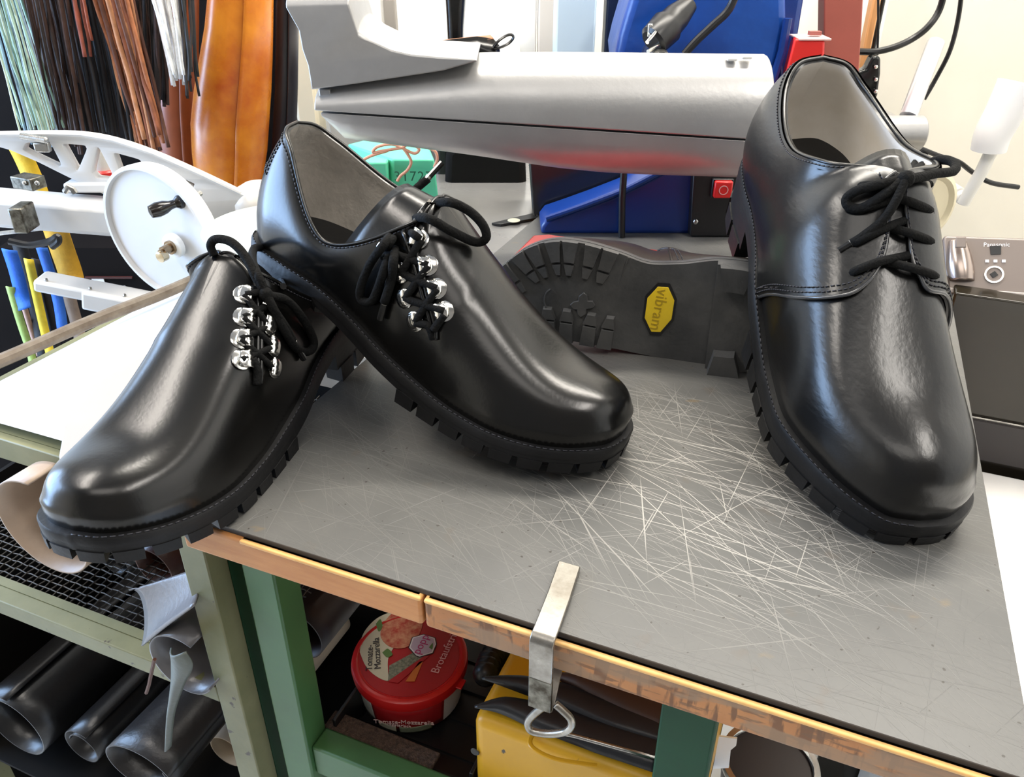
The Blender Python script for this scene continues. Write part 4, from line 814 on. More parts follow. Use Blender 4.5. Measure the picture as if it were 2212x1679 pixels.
hank('hank of dark brown laces behind the white ones', 24, ((262, -110), (360, -110)), ((300, 260), (358, 240)), ((.022, .015, .014), (.06, .03, .022), (.012, .012, .014)), Y=1.24, r=.0026)
hank('short hank of bright white laces', 14, ((300, -110), (372, -110)), ((374, 185), (402, 180)), ((.92, .91, .88), (.84, .82, .78)), Y=1.17, r=.0026, hi=.7, sway=5)
hank('hank of black laces in front of the orange hide', 9, ((372, -110), (412, -110)), ((400, 215), (425, 200)), ((.012, .012, .013), (.025, .018, .015)), Y=1.18, r=.0024)
def standing(name, label, Y, edges, m, z1=1.15, group='hides standing in rolls', bump=.05):
    """upright roll; edges = [(pixel y, left x, right x), ...]"""
    ys = [e[0] for e in edges]; prof = []
    for z in np.linspace(0, z1, 26):
        zz = [ony(0, y, Y)[2] for y in ys][::-1]; l = np.interp(z, zz, [ony(e[1], e[0], Y)[0] for e in edges][::-1]); r = np.interp(z, zz, [ony(e[2], e[0], Y)[0] for e in edges][::-1]); prof.append((z, (l + r) / 2, (r - l) / 2))
    th = np.linspace(0, 2.3 * pi, 60); G = np.array([[(cx + (rr - .0012 * t) * math.cos(t - 1.2) * (1 + bump * math.sin(3 * t + 9 * z)), Y + .02 + (rr - .0012 * t) * .8 * math.sin(t - 1.2), z) for t in th] for z, cx, rr in prof])
    return tag(MB().grid(G).build(name, m, None, sharp=180, solid=.002), label, 'leather', group)
OR = mat('orange_cognac_hide', (.74, .25, .022), .28, col2=(.46, .085, .006), nscale=13, bump=.12, bscale=40, rvar=.06)
standing('hide_roll', 'large glossy orange hide standing in a roll behind the white machine', 1.30, [(-60, 436, 582), (40, 430, 582), (180, 408, 580), (250, 398, 576), (330, 402, 572), (410, 412, 560)], OR, bump=.02)
standing('hide_roll', 'darker red-brown hide roll behind the orange one', 1.40, [(-60, 330, 420), (120, 322, 420), (250, 322, 425), (400, 340, 430)], mat('dark_cognac_hide', (.20, .045, .010), .4, noise=.2, nscale=10), bump=.02)
standing('hide_roll', 'slim dark navy and brown hide roll next to the cream post', 1.34, [(-60, 582, 640), (200, 580, 638), (420, 570, 632)], mat('dark_navy_hide', (.022, .018, .022), .3, noise=.2), bump=.02)
# ---- white patching machine
YM = 1.0
pm = thing('patching_machine', 'white enamelled patching machine with lattice arm and round hand wheel', 'machine', tuple(ony(345, 400, YM) * np.array([1, 1, 0])))
def plate2d(outl, holes, Y, th, name, m, parent, bev=.0015):
    c = bpy.data.curves.new('c', 'CURVE'); c.dimensions = '2D'; c.fill_mode = 'BOTH'; c.extrude = th / 2; c.bevel_depth = bev; c.bevel_resolution = 1
    for L in [outl] + holes:
        P = np.array([ony(x, y, Y) for x, y in L]); s = c.splines.new('POLY'); s.points.add(len(P) - 1); s.use_cyclic_u = True
        for q, p in zip(s.points, P): q.co = (p[0], p[2], 0, 1)
    t = bpy.data.objects.new('t', c); COL.objects.link(t); bpy.context.view_layer.update()
    me = bpy.data.meshes.new_from_object(t.evaluated_get(bpy.context.evaluated_depsgraph_get())); bpy.data.objects.remove(t)
    V = np.array([v.co[:] for v in me.vertices]); b = MB().add(np.c_[V[:, 0], Y + V[:, 2], V[:, 1]], [tuple(p.vertices) for p in me.polygons]); bpy.data.meshes.remove(me)
    return b.build(name, m, parent, weld=.0001)
def rnd(L, k=.22):   # round polygon corners
    L = np.array(L, float); o = []
    for i in range(len(L)):
        p, q, r = L[i - 1], L[i], L[(i + 1) % len(L)]; a = q + (p - q) * k; c = q + (r - q) * k
        for t in np.linspace(0, 1, 4): o.append(tuple((1 - t) ** 2 * a + 2 * t * (1 - t) * q + t * t * c))
    return o
top = [tuple(p) for p in cr(np.c_[np.array([(-40, 290), (39, 288), (100, 287), (175, 289), (245, 301), (330, 329), (430, 373), (520, 416), (545, 428)]), np.zeros(9)], 4)[:, :2]]
plate2d(top + [(545, 452), (470, 470), (330, 440), (236, 418), (150, 376), (90, 346), (30, 320), (-40, 300)], [rnd(h) for h in ([(60, 303), (116, 303), (142, 355), (132, 361), (52, 323)], [(134, 305), (190, 309), (196, 320), (176, 367), (168, 367)], [(213, 313), (221, 315), (250, 372), (246, 388), (212, 384), (200, 370)], [(246, 323), (308, 340), (316, 354), (272, 362), (262, 370)], [(405, 383), (427, 393), (424, 405), (398, 388)], [(334, 349), (342, 349), (342, 357), (334, 357)])], YM, .012, 'lattice_arm', M['white_paint'], pm)
MB().tube([ony(x, y, YM - .012) for x, y in ((-40, 291), (39, 290), (100, 289), (175, 291), (245, 303), (330, 331), (430, 375), (520, 418))], .0028, 8).build('arm_rim', M['white_paint'], pm)
b = MB(); P0 = ony(-40, 445, YM - .02); P1 = ony(330, 475, YM - .02); d = P1 - P0
b.box((P0 + P1) / 2, (np.linalg.norm(d), .05, .036), (d / np.linalg.norm(d), np.array([0, 1., 0]), np.cross(d / np.linalg.norm(d), [0, 1, 0]))); b.build('base_beam', M['white_paint'], pm, bevel=.006, seg=3)
MB().box(ony(215, 400, YM), (.075, .03, .012)).build('beam_block', M['white_paint'], pm, bevel=.003)
pc = ony(350, 470, YM + .03); MB().box((pc[0], pc[1] + .02, pc[2] / 2), (.05, .05, pc[2])).build('pedestal', M['dark'], pm, bevel=.004)
b = MB(); P0 = ony(85, 607, YM - .04); P1 = ony(330, 655, YM - .04); d = P1 - P0; ax = (d / np.linalg.norm(d), np.array([0, 1., 0]), np.cross(d / np.linalg.norm(d), [0, 1, 0]))
b.box((P0 + P1) / 2, (np.linalg.norm(d), .035, .016), ax); b.box(P0 + d * .72 - EZ * .006, (np.linalg.norm(d) * .62, .04, .026), ax); b.build('lower_arm', M['white_paint'], pm, bevel=.004)
for f in (.12, .5, .8): MB().ball(P0 + d * f + EZ * .010 - np.array([0, .012, 0]), .0022, 8).build('screw', M['steel'], pm)
# hand wheel
wc = ony(349, 503, .90); wn = np.array([-.42, -.86, -.05]); wn /= np.linalg.norm(wn); dl = (wc - CAM) @ FW; wr = 150 * dl / FP
wh = MB().lathe(wc, wn, [(-.016, wr * .5), (-.014, wr * .93), (-.012, wr * .985), (.004, wr), (.008, wr * .99), (.008, wr * .945), (.003, wr * .93), (.002, wr * .3), (.002, .001)], 64).build('hand_wheel', mat('pale_grey_enamel', (.66, .645, .63), .35), pm, sharp=40)
hc = ony(374, 532, .88)
MB().lathe(hc - wn * .004, wn, [(0, .014), (.006, .014), (.007, .012), (.007, .007)], 28).build('hub', M['white_panel'], wh)
MB().lathe(hc, wn, [(0, .008), (.006, .008), (.006, .0055), (.016, .005), (.016, .003), (.02, .003)], 20).build('hub_bolt', mat('brass_brown_steel', (.30, .22, .14), .3, 1), wh)
MB().lathe(ony(357, 551, .868), wn, [(0, .0062), (.008, .0062), (.0085, .005)], 18).build('hub_knob', mat('brass', (.55, .45, .30), .25, 1), wh)
a, c = ony(402, 432, .88), ony(322, 460, .855); ax = c - a
MB().lathe(a, ax, [(0, .0055), (.004, .0075), (.009, .0075), (.013, .0045), (.018, .0048), (.024, .0072), (.032, .0082), (.040, .0066), (np.linalg.norm(ax), .002)], 20).build('crank_handle', mat('black_bakelite', (.012, .009, .007), .18), wh)
MB().tube([a, a - wn * .022], .003, 8).build('crank_pin', M['steel'], wh)
# work plate and cover
pc_ = ony(605, 488, .86); dl = (pc_ - CAM) @ FW
MB().lathe(pc_ - EZ * .006, EZ, [(0, 160 * dl / FP), (.005, 164 * dl / FP), (.006, 160 * dl / FP)], 56).build('work_plate', mat('pale_green_glazed_plate', (.74, .86, .78), .2), pm)
MB().lathe(ony(560, 430, 1.02) - EZ * .03, EZ, [(0, .036), (.03, .036), (.042, .03), (.05, .016), (.051, .002)], 30).build('dome_cover', mat('beige_enamel', (.62, .58, .52), .35), pm)
# clamp bits at the left end of the beam
MB().box(ony(62, 393, .95), (.032, .02, .014), (E1, E2, EZ)).build('bracket', M['rust_chrome'], pm, bevel=.001)
for x in (54, 80): MB().ball(ony(x, 396, .937), .003, 10).build('screw', M['steel'], pm)
MB().box(ony(52, 470, .93), (.016, .03, .03)).build('bracket', M['rust_chrome'], pm, bevel=.002)
MB().lathe(ony(80, 300, .98), np.array([1, -.2, -.1]), [(-.02, .004), (.012, .004), (.014, .002)], 14).build('shaft', M['steel'], pm)
MB().box(ony(92, 318, .985), (.018, .008, .012)).build('clamp_block', M['steel'], pm, bevel=.002)
MB().tube([ony(x, y, .95) for x, y in ((140, 415), (148, 404), (158, 410), (163, 418))], .0035, 8).build('wing_nut', M['steel'], pm)
MB().tube(cr([ony(x, y, .93) for x, y in ((20, 522), (60, 530), (92, 526), (112, 520), (124, 512), (126, 522), (112, 534))], 5), .0042, 8).build('hook', M['dark'], pm)
# bobbin seen through the lattice
bb = thing('bobbin', 'white and red thread bobbin seen through the lattice arm', 'bobbin', tuple(ony(228, 395, 1.06)))
MB().lathe(ony(230, 388, 1.06), EZ, [(0, .018), (.012, .018), (.014, .016)], 24).build('flange', mat('red_bobbin_flange', (.62, .02, .015), .35), bb)
MB().lathe(ony(230, 388, 1.06) + EZ * .014, EZ, [(0, .013), (.036, .0085)], 24).build('thread_cone', mat('grey_white_thread', (.50, .48, .44), .8, bump=.6, bscale=400, stretch=(1, 1, 8)), bb)
# ---- straps hanging below
def strap(label, L, w, col, Y, tex=True):
    P = cr([ony(x, y, Y + .012 * math.sin(k)) for k, (x, y) in enumerate(L)], 6); T = np.gradient(P, axis=0); n = np.cross(T, [0, 1, 0]); n /= np.linalg.norm(n, axis=1)[:, None]; hw = w * Y / FP / 2
    return tag(MB().grid(np.stack([P - n * hw, P + np.array([0, -.002, 0]), P + n * hw], 1)).build('webbing_strap', mat('webbing', col, .7, bump=.5, bscale=300, noise=.12, nscale=50), None, sharp=180, solid=.0015), label, 'strap', 'webbing straps below the machine')
strap('yellow strap hanging at the far left behind the bracket', [(40, 320), (60, 360), (85, 420), (95, 470)], 44, (.75, .48, .02), 1.08)
strap('wide ochre strap hanging left of the hand wheel', [(118, 490), (135, 540), (152, 590), (162, 640)], 58, (.62, .33, .02), 1.08)
strap('blue strap hanging in front of the lower arm', [(90, 535), (108, 590), (126, 650), (136, 715)], 26, (.015, .11, .48), 1.07)
strap('short blue strap at the left frame edge', [(20, 540), (36, 590), (48, 640), (54, 668)], 34, (.015, .13, .60), 1.07)
strap('narrow yellow strap near the grey-brown cord', [(62, 560), (80, 640), (98, 720), (110, 770)], 22, (.78, .58, .03), 1.09)
strap('green strap hanging at the lower left', [(22, 620), (46, 700), (66, 760), (74, 800)], 20, (.32, .46, .12), 1.08)
strap('black strap between the blue ones', [(40, 520), (62, 600), (84, 690), (98, 780)], 34, (.012, .012, .014), 1.10)
strap('black strap right of the yellow one', [(80, 560), (96, 640), (115, 720), (125, 770)], 24, (.015, .014, .016), 1.11)
strap('tan strap hanging behind the lower arm', [(135, 560), (150, 640), (166, 700), (175, 740)], 30, (.28, .21, .16), 1.11)
strap('dusty pink strap at the lower left', [(40, 620), (64, 700), (86, 770)], 14, (.40, .24, .19), 1.10)
sr = tag(MB().tube([ony(0, 505, 1.095), ony(210, 480, 1.095)], .003, 8).build('strap_rail', M['steel']), 'thin steel rail behind the beam carrying the straps', 'rail')
for x, y, w in ((212, 605, 30), (250, 620, 40)): pass
sh = thing('drawer_cabinet', 'dark cabinet with paper tags behind the lower machine arm', 'cabinet', tuple(ony(290, 600, 1.3) * np.array([1, 1, 0])))
c = ony(260, 590, 1.3); MB().box((c[0] - .02, 1.36, c[2] / 2 + .02), (.36, .10, c[2] + .04)).build('body', M['board'], sh)
for x, y, w in ((212, 606, 28), (262, 625, 22), (180, 640, 20)): MB().box(ony(x, y, 1.307), (w * 1.3 / FP, .002, 16 * 1.3 / FP)).build('tag', M['paper'], sh)
for x, y in ((170, 622), (235, 600)): MB().box(ony(x, y, 1.306), (.08, .004, .003)).build('drawer_edge', mat('dark_red_edge', (.05, .012, .01), .5), sh)

# ------------------------------------------------------------------ centre background
tag(MB().tbox(-.11, -.012, .232, .95, .80, .838).tbox(-.30, -.11, .55, .95, .80, .838).tbox(-.28, -.25, .90, .93, 0, .80).tbox(-.06, -.03, .90, .93, 0, .80).tbox(-.05, -.02, .50, .53, 0, .80).build('side_table', mat('brushed_grey_steel_top', (.44, .43, .41), .24, .6, col2=(.34, .33, .32), nscale=6, rvar=.08)), 'grey brushed metal table top behind the bench, under the boot form', 'table')
# boot form: grey aluminium last with hinged halves and instep wedge
YB = .80
M['alu'] = mat('cast_grey_aluminium', (.44, .435, .43), .36, .45, col2=(.36, .355, .35), nscale=10, bump=.12, bscale=220, rvar=.06)
bf = thing('boot_form', 'long grey aluminium boot form lying on its side, split lengthwise, with instep wedge', 'boot form', tuple(ony(1170, 250, YB)))
def shell(xs, ytop, ysplit, ybot, part, name, dep, n=18):
    G = []
    for x, a, s, c in zip(xs, ytop, ysplit, ybot):
        pt, psp, pb = ony(x, a, YB), ony(x, s, YB), ony(x, c, YB); zc = psp[2]
        th = np.linspace(0, pi, n) if part == 'u' else np.linspace(pi, 2 * pi, n); h = (pt[2] - zc) if part == 'u' else (zc - pb[2])
        G.append([(psp[0], YB + dep * math.cos(t) * (-1), zc + h * abs(math.sin(t)) ** .85 * math.copysign(1, math.sin(t) + 1e-9) + (.0006 if part == 'u' else -.0006)) for t in th])
    b = MB().grid(np.array(G)); k = len(xs)
    b.f.append(tuple(range(n))); b.f.append(tuple((k - 1) * n + i for i in range(n)))
    for i in range(k - 1): b.f.append((i * n, (i + 1) * n, (i + 1) * n + n - 1, i * n + n - 1))
    return b.build(name, M['alu'], bf, sharp=50, bevel=.0012)
xs = np.linspace(704, 1632, 24)
yt = np.interp(xs, [704, 720, 760, 900, 1035, 1200, 1640], [176, 168, 158, 136, 116, 115, 120]); ysp = np.interp(xs, [704, 1640], [215, 277])
shell(xs, yt, ysp, ysp, 'u', 'upper_shell', .052)
xs = np.linspace(716, 1612, 28); ysp = np.interp(xs, [704, 1640], [217, 279])
yb = np.interp(xs, [716, 722, 732, 745, 800, 900, 1000, 1100, 1200, 1300, 1400, 1612], [240, 268, 282, 291, 299, 313, 326, 341, 356, 366, 371, 377])
shell(xs, ysp, ysp, yb, 'l', 'lower_shell', .050)
# instep wedge
wt = [(640, -40), (668, 20), (676, 70), (688, 110), (694, 150), (697, 172), (780, 161), (880, 146), (965, 133), (1036, 113), (1030, 108), (960, 101), (900, 92), (860, 80), (820, 58), (790, 35), (770, -40)]
P = np.array([ony(x, y, YB) for x, y in wt]); zc_ = P.mean(0); G = []
for t in np.sin(np.linspace(-1, 1, 15) * pi / 2):
    k = math.sqrt(max(0, 1 - t * t)); s_ = .80 + .20 * k; low = np.array([ony(x, max(y, 0) if False else y, YB) for x, y in wt]); q = low.copy(); base = np.interp(q[:, 0], [ony(697, 172, YB)[0], ony(1036, 113, YB)[0]], [ony(697, 172, YB)[2], ony(1036, 113, YB)[2]]); q[:, 2] = np.where(q[:, 2] > base, base + (q[:, 2] - base) * s_, q[:, 2]); q[:, 1] = YB + t * .049; G.append(q)
b = MB().grid(np.array(G), closev=True); n = len(wt); b.f.append(tuple(range(n))); b.f.append(tuple(14 * n + i for i in range(n))); b.build('instep_wedge', M['alu'], bf, sharp=50, bevel=.0015)
MB().box(ony(708, 195, YB) + np.array([.006, 0, 0]), (.010, .085, .017)).build('toe_slide', M['alu'], bf, bevel=.001)
e = ony(1635, 205, YB); MB().lathe(e - np.array([.004, 0, .0]), np.array([1, 0, 0]), [(0, .0), (0, .031), (.007, .031), (.007, 0)], 36, ell=1.45).build('end_cap', mat('rusty_dark_steel', (.10, .055, .045), .4, .8, noise=.3, nscale=60), bf)
for dz in (0, -.016): MB().lathe(ony(1642, 232, YB - .044) + EZ * dz, np.array([1, 0, .1]), [(0, .004), (.012, .004)], 12).build('hinge_pin', M['steel'], bf)
MB().tube([ony(1500, 250, YB + .03), ony(1500, 240, YB + .03) * 0 + ony(1500, 250, YB + .03) + np.array([.02, .46, 0])], .016, 14).build('mounting_arm', M['steel'], bf)
for x, y in ((1580, 127), (1612, 123)): MB().box(ony(x, y, YB - .02), (.009, .009, .003)).build('chip', M['white_panel'], bf, bevel=.001)
# blue machine
M['blue'] = mat('blue_machine_enamel', (.006, .035, .20), .30, noise=.08, nscale=8); M['blue_cloth'] = mat('blue_moulded_housing', (.010, .075, .36), .32, col2=(.006, .045, .24), nscale=7, bump=.3, bscale=14, bdist=.01)
bm_ = thing('blue_machine', 'blue stretching machine with curved base, black switch panel and red button', 'machine', tuple(ony(1380, 505, 1.0) * np.array([1, 1, 0]) + EZ * ZT))
bp = [(1168, 508), (1168, 490), (1180, 475), (1230, 458), (1280, 440), (1345, 415), (1400, 388), (1440, 366), (1520, 330), (1520, 508)]
def prof(L, Y, dep, name, m, par, bev=.003): P = np.array([ony(x, y, Y) for x, y in L]); P[:, 1] = Y; return MB().prism(P, np.array([0, dep, 0])).build(name, m, par, bevel=bev, seg=3)
bs = prof(bp, .885, .055, 'base', M['blue'], bm_, .005)
rimp = [ony(x, y, .884) for x, y in ((1180, 473), (1230, 456), (1280, 438), (1345, 413), (1400, 386), (1440, 364))]; MB().tube(cr(rimp, 5), .0038, 10).build('base_rim', M['blue'], bm_)
c = ony(1500, 300, 1.30); MB().box((c[0] + .02, 1.33, ZT + .13), (.22, .10, .26)).build('column', M['blue'], bm_, bevel=.01, seg=3)
MB().box((ony(1500, 300, 1.0)[0] - .02, 1.10, ZT + .008), (.12, .38, .016)).build('foot', M['blue'], bm_, bevel=.005)
hs = [(1340, 250), (1330, 110), (1345, 60), (1362, 30), (1400, -60), (1700, -60), (1700, 60), (1690, 120), (1690, 420), (1660, 440), (1640, 300)]
prof([(1338, 200), (1330, 112), (1340, 70), (1352, 30), (1380, -60), (1700, -60), (1702, 60), (1690, 110), (1660, 260), (1660, 300)], 1.22, .12, 'housing', M['blue_cloth'], bm_, .012)
prof([(1655, 180), (1692, 110), (1694, 300), (1640, 420)], 1.25, .08, 'housing_flank', M['blue'], bm_, .006)
MB().tube([ony(x, y, 1.215) for x, y in ((1702, 40), (1690, 110), (1668, 180), (1650, 240))], .006, 8).build('housing_seam', M['blue'], bm_)
prof([(1490, 512), (1498, 374), (1620, 374), (1620, 512)], .872, .05, 'switch_panel', M['dark'], bm_, .002)
p = ony(1559, 406, .871); MB().box(p, (.0225, .008, .0205)).build('button_frame', M['dark'], bm_, bevel=.001); bt = MB().box(p - np.array([0, .004, 0]), (.0190, .010, .0180)).build('stop_button', mat('red_push_button', (.62, .015, .015), .3), bm_, bevel=.0015)
MB().lathe(p - np.array([0, .0092, 0]), np.array([0, -1, 0]), [(0, .0050), (.0005, .0050), (.0005, .0041), (0, .0041)], 24, cap=False).build('ring_mark', mat('pink_mark', (.75, .35, .33), .5), bt)
MB().ball(ony(1503, 480, .871), (.003, .002, .003), 10).build('screw', M['steel'], bm_)
MB().tube([ony(1348, 368, .874), ony(1344, 430, .874), ony(1343, 512, .874)], .0038, 10).build('cable', M['dark'], bm_)
prof([(1142, 350), (1150, 466), (1158, 469), (1330, 442), (1470, 372), (1470, 345)], .945, .10, 'guard_box', mat('glossy_dark_grey_box', (.018, .018, .019), .16, spec=.6), bm_, .003)
# plug and lead in front of the housing
pl = thing('power_plug', 'black mains plug with two bright prongs in front of the blue housing', 'plug', tuple(ony(1440, 110, 1.18)))
a, c = ony(1408, 92, 1.16), ony(1478, 20, 1.19); MB().lathe(a, c - a, [(0, .016), (.004, .0205), (.03, .0225), (.036, .019), (.05, .018), (.075, .012)], 24).build('body', M['dark'], pl)
for q, r_ in (((1418, 68), (1398, 92)), ((1424, 95), (1400, 112))): MB().cyl(ony(*q, 1.15), ony(*r_, 1.13), .0026, n=12).build('prong', M['chrome'], pl)
MB().box(ony(1404, 66, 1.155), (.006, .004, .016)).build('earth_clip', M['chrome'], pl, bevel=.001)
tag(MB().tube(cr([ony(x, y, 1.15) for x, y in ((1478, 118), (1505, 88), (1540, 55), (1575, 20), (1600, -40))], 5), .0052, 10).build('mains_lead', M['dark']), 'black lead running diagonally across the blue housing', 'cable')
# red tray behind the brown shoe
q = [onz(x, y, ZT + .001) for x, y in ((1085, 585), (1150, 512), (1182, 505), (1600, 520), (1620, 560), (1100, 600))]
q = [TB(.115, .44, ZT), TB(.085, .50, ZT), TB(.10, .535, ZT), TB(.29, .435, ZT), TB(.27, .375, ZT)]
pr_ = onz(1098, 572, ZT + .02); u0, v0, _ = uvz(pr_)
tr_ = MB(); A_ = [onz(x, y, ZT + .024) for x, y in ((1088, 572), (1152, 508), (1186, 506))]; d_ = E1 * .19
tr_.prism(np.array([A_[0], A_[1], A_[2], A_[2] + d_, A_[0] + d_]) - EZ * .0235, EZ * .0235); tag(tr_.build('red_tray', mat('glossy_red_plastic', (.72, .025, .015), .3), bevel=.002), 'red plastic tray mostly hidden behind the brown shoe', 'tray')
tag(MB().prism(np.array([onz(x, y, .8385) for x, y in ((1062, 487), (1082, 490), (1172, 474), (1150, 466))]), EZ * .003).build('flat_blade', M['dark'], bevel=.0004), 'flat dark blade with pale label on the grey metal table', 'blade')
bl = bpy.data.objects['flat_blade']; MB().lathe(onz(1110, 477, .8416), EZ, [(0, .0075), (.0004, .0075)], 24, ell=1.0).build('label', M['cream_print'], bl)
# black bags and green block on the metal table
def lump(name, label, cat, pts, Y, dep, m, bev=.008): P = np.array([ony(x, y, Y) for x, y in pts]); P[:, 1] = Y; return tag(MB().prism(P, np.array([0, dep, 0])).build(name, m, None, bevel=bev, seg=3), label, cat)
lump('tool_bag', 'black bag in the shade under the boot form', 'bag', [(960, 420), (962, 330), (985, 310), (1110, 325), (1135, 345), (1138, 425)], 1.12, .12, M['dark_matt'], .012)
lump('black_case', 'black case standing upright between green block and bag', 'case', [(940, 425), (938, 310), (975, 305), (972, 425)], 1.16, .09, M['dark'])
M['mint'] = mat('mint_green_plastic_block', (.10, .56, .34), .38, noise=.06, nscale=12)
gb = thing('last_block', 'mint green plastic block with stamped number and copper cord', 'block', tuple(ony(850, 400, .98) * np.array([1, 1, 0]) + EZ * .838))
def solid(bot, topp, name, m, par, bev=.002): return MB().add(np.r_[bot, topp], [tuple(range(len(bot)))[::-1], tuple(range(len(bot), 2 * len(bot)))] + [(i, (i + 1) % len(bot), len(bot) + (i + 1) % len(bot), len(bot) + i) for i in range(len(bot))]).build(name, m, par, bevel=bev)
f0 = [ony(845, 420, .96), ony(950, 420, .96)]; ft = [ony(848, 345, .965), ony(938, 336, .965)]; bk = [ony(925, 312, 1.02), ony(800, 305, 1.04), ony(752, 328, 1.02)]
tp_ = np.array([ft[0], ft[1], bk[0], bk[1], bk[2]]); bt_ = tp_.copy(); bt_[:, 2] = .838; bt_[0][:2] = f0[0][:2]; bt_[1][:2] = f0[1][:2]
tp_[:, 2] = tp_[0][2] + np.array([0, 0, .004, .006, .004]); solid(bt_, tp_, 'body', M['mint'], gb)
s0 = np.array([ony(780, 352, .955), ony(835, 352, .955), ony(845, 352, .985), ony(790, 352, .985)]); sb = s0.copy(); sb[:, 2] = .838; s0[:, 2] = ony(800, 352, .955)[2]; solid(sb, s0, 'step', M['mint'], gb)
text('31727', .016, ony(893, 381, .9555), (1, 0, 0), (0, .06, 1), mat('dark_green_stamp', (.01, .10, .055), .6), gb, 'stamped_number', .0003, space=1.15)
cpm = mat('copper_cord', (.62, .30, .20), .5, bump=.4, bscale=300); Yc = .95
for L in ([(838, 326), (800, 338), (775, 352)], [(868, 318), (878, 330), (888, 350), (880, 368), (866, 380), (858, 392)], [(868, 320), (845, 312), (815, 318), (806, 330), (830, 326), (868, 320)], [(868, 320), (885, 312), (905, 322), (895, 332), (868, 320)], [(920, 318), (940, 328), (944, 345), (938, 362)]):
    MB().tube(cr([ony(x, y, Yc) for x, y in L], 6), .0017, 8).build('cord', cpm, gb)
# wall side: cabinets, pale panels
M['pale'] = mat('pale_cream_enamel', (.86, .84, .79), .45, noise=.02)
def panel(name, label, cat, x0, x1, Y, m, y0=-120, dep=.05, group=None, zb=0):
    a, c = ony(x0, 100, Y)[0], ony(x1, 100, Y)[0]; z1 = ony(0, y0, Y)[2]; return tag(MB().box(((a + c) / 2, Y + dep / 2, (z1 + zb) / 2), (c - a, dep, z1 - zb)).build(name, m, None, bevel=.003), label, cat, group)
panel('locker', 'white locker door left of the grey gap behind the boot form', 'locker', 692, 828, 1.62, M['white_panel'])
panel('locker', 'white locker right of the grey gap, behind the tan-lined shoe', 'locker', 862, 1158, 1.60, M['white_panel'])
panel('door_strip', 'narrow grey strip between the white lockers', 'strip', 832, 858, 1.66, mat('warm_grey_panel', (.46, .43, .40), .5))
panel('beige_panel', 'beige-grey panel beside the pale blue box', 'panel', 1162, 1200, 1.58, mat('beige_grey_panel', (.60, .56, .52), .5))
panel('pale_blue_box', 'pale blue upright box left of the blue machine', 'box', 1200, 1285, 1.40, mat('pale_blue_board', (.55, .70, .82), .5), dep=.10)
panel('navy_panel', 'narrow navy panel between pale blue box and blue machine', 'panel', 1306, 1345, 1.42, mat('navy_enamel', (.006, .015, .05), .4))
# tan-lined shoe and boot leg on the ledge behind the boot form
ts = thing('tan_lined_shoe', 'black shoe with tan lining and pull tab peeking over the boot form', 'shoe', tuple(ony(1010, 125, 1.2)))
ll = [(905, 98), (960, 88), (1030, 80), (1065, 84), (1078, 100)]; G = [[ony(x, y, 1.19 + .0 * t) for x, y in ll], [ony(x + 4, y + 28 + 6 * k, 1.18) for k, (x, y) in enumerate(ll)]]
MB().grid(np.array(G)).build('quarter', M['leather'], ts, sharp=180, solid=.003)
G = [[ony(x, y - 1, 1.19) for x, y in ((908, 97), (960, 88), (1030, 80), (1062, 82))], [ony(x, y, 1.235) for x, y in ((915, 92), (960, 84), (1030, 77), (1060, 79))]]
MB().grid(np.array([[ony(x, y, 1.188) for x, y in ((912, 98), (960, 97), (1020, 94), (1066, 84))], [ony(x, y, 1.21) for x, y in ((930, 92), (965, 87), (1020, 81), (1060, 78))]])).build('lining', mat('tan_leather_lining', (.45, .20, .10), .55), ts, sharp=180, solid=.002)
MB().tube(cr([ony(x, y, 1.18) for x, y in ((1066, 102), (1078, 88), (1095, 77), (1106, 76), (1108, 84), (1096, 96), (1080, 103), (1068, 106))], 4), .0038, 8, flat=.5).build('pull_tab', M['leather'], ts)
MB().box(ony(1000, 160, 1.22) - EZ * .0, (.13, .05, .05)).build('sole', M['rubber'], ts, bevel=.01)
ledge = tag(MB().box((ony(930, 165, 1.3)[0] - .0, 1.395, ony(0, 172, 1.25)[2] - .012), (.27, .40, .02)).build('wall_ledge', M['white_panel']), 'white ledge behind the boot form carrying the tan-lined shoe', 'ledge')
P = [ony(x, y, 1.29) for x, y in ((958, -60), (1008, -60), (1000, 60), (996, 110), (968, 110), (965, 60))]; P = np.array(P); P[:, 1] = 1.29; P[3:5, 2] = ony(0, 172, 1.25)[2] - .002
tag(MB().prism(P, np.array([0, .05, 0])).build('tall_boot', M['leather'], None, bevel=.008, seg=3), 'black glossy boot shaft standing on the white ledge', 'boot')
# ------------------------------------------------------------------ right background
M['red_enamel'] = mat('bright_red_enamel', (.75, .02, .015), .4, noise=.05)
P = np.array([ony(x, y, 1.20) for x, y in ((1672, 260), (1716, 84), (1782, 88), (1776, 260))]); P[:, 1] = 1.20; rb = MB().prism(P, np.array([.012, .05, .0])).build('red_block', M['red_enamel'], None, bevel=.003)
tag(rb, 'bright red block with pale top behind the right shoe', 'block'); c = ony(1750, 81, 1.22); MB().box(c, (.044, .045, .003)).build('pale_top', mat('pale_pink_cap', (.78, .52, .48), .5), rb, bevel=.001)
MB().box(ony(1760, 72, 1.215), (.016, .010, .005)).build('slot', mat('brick_mark', (.35, .12, .10), .5), rb)
P = np.array([ony(x, y, 1.30) for x, y in ((1782, -60), (1868, -60), (1862, 60), (1846, 300), (1776, 300))]); P[:, 1] = 1.30
tag(MB().prism(P, np.array([0, .03, 0])).build('red_brown_board', mat('brick_red_board', (.36, .09, .065), .55, noise=.08), None, bevel=.002), 'brick red board behind the bright red block', 'board')
panel('orange_batten', 'narrow orange-tan batten beside the brick red board', 'batten', 1866, 1884, 1.40, mat('orange_wood', (.62, .30, .11), .5), dep=.02)
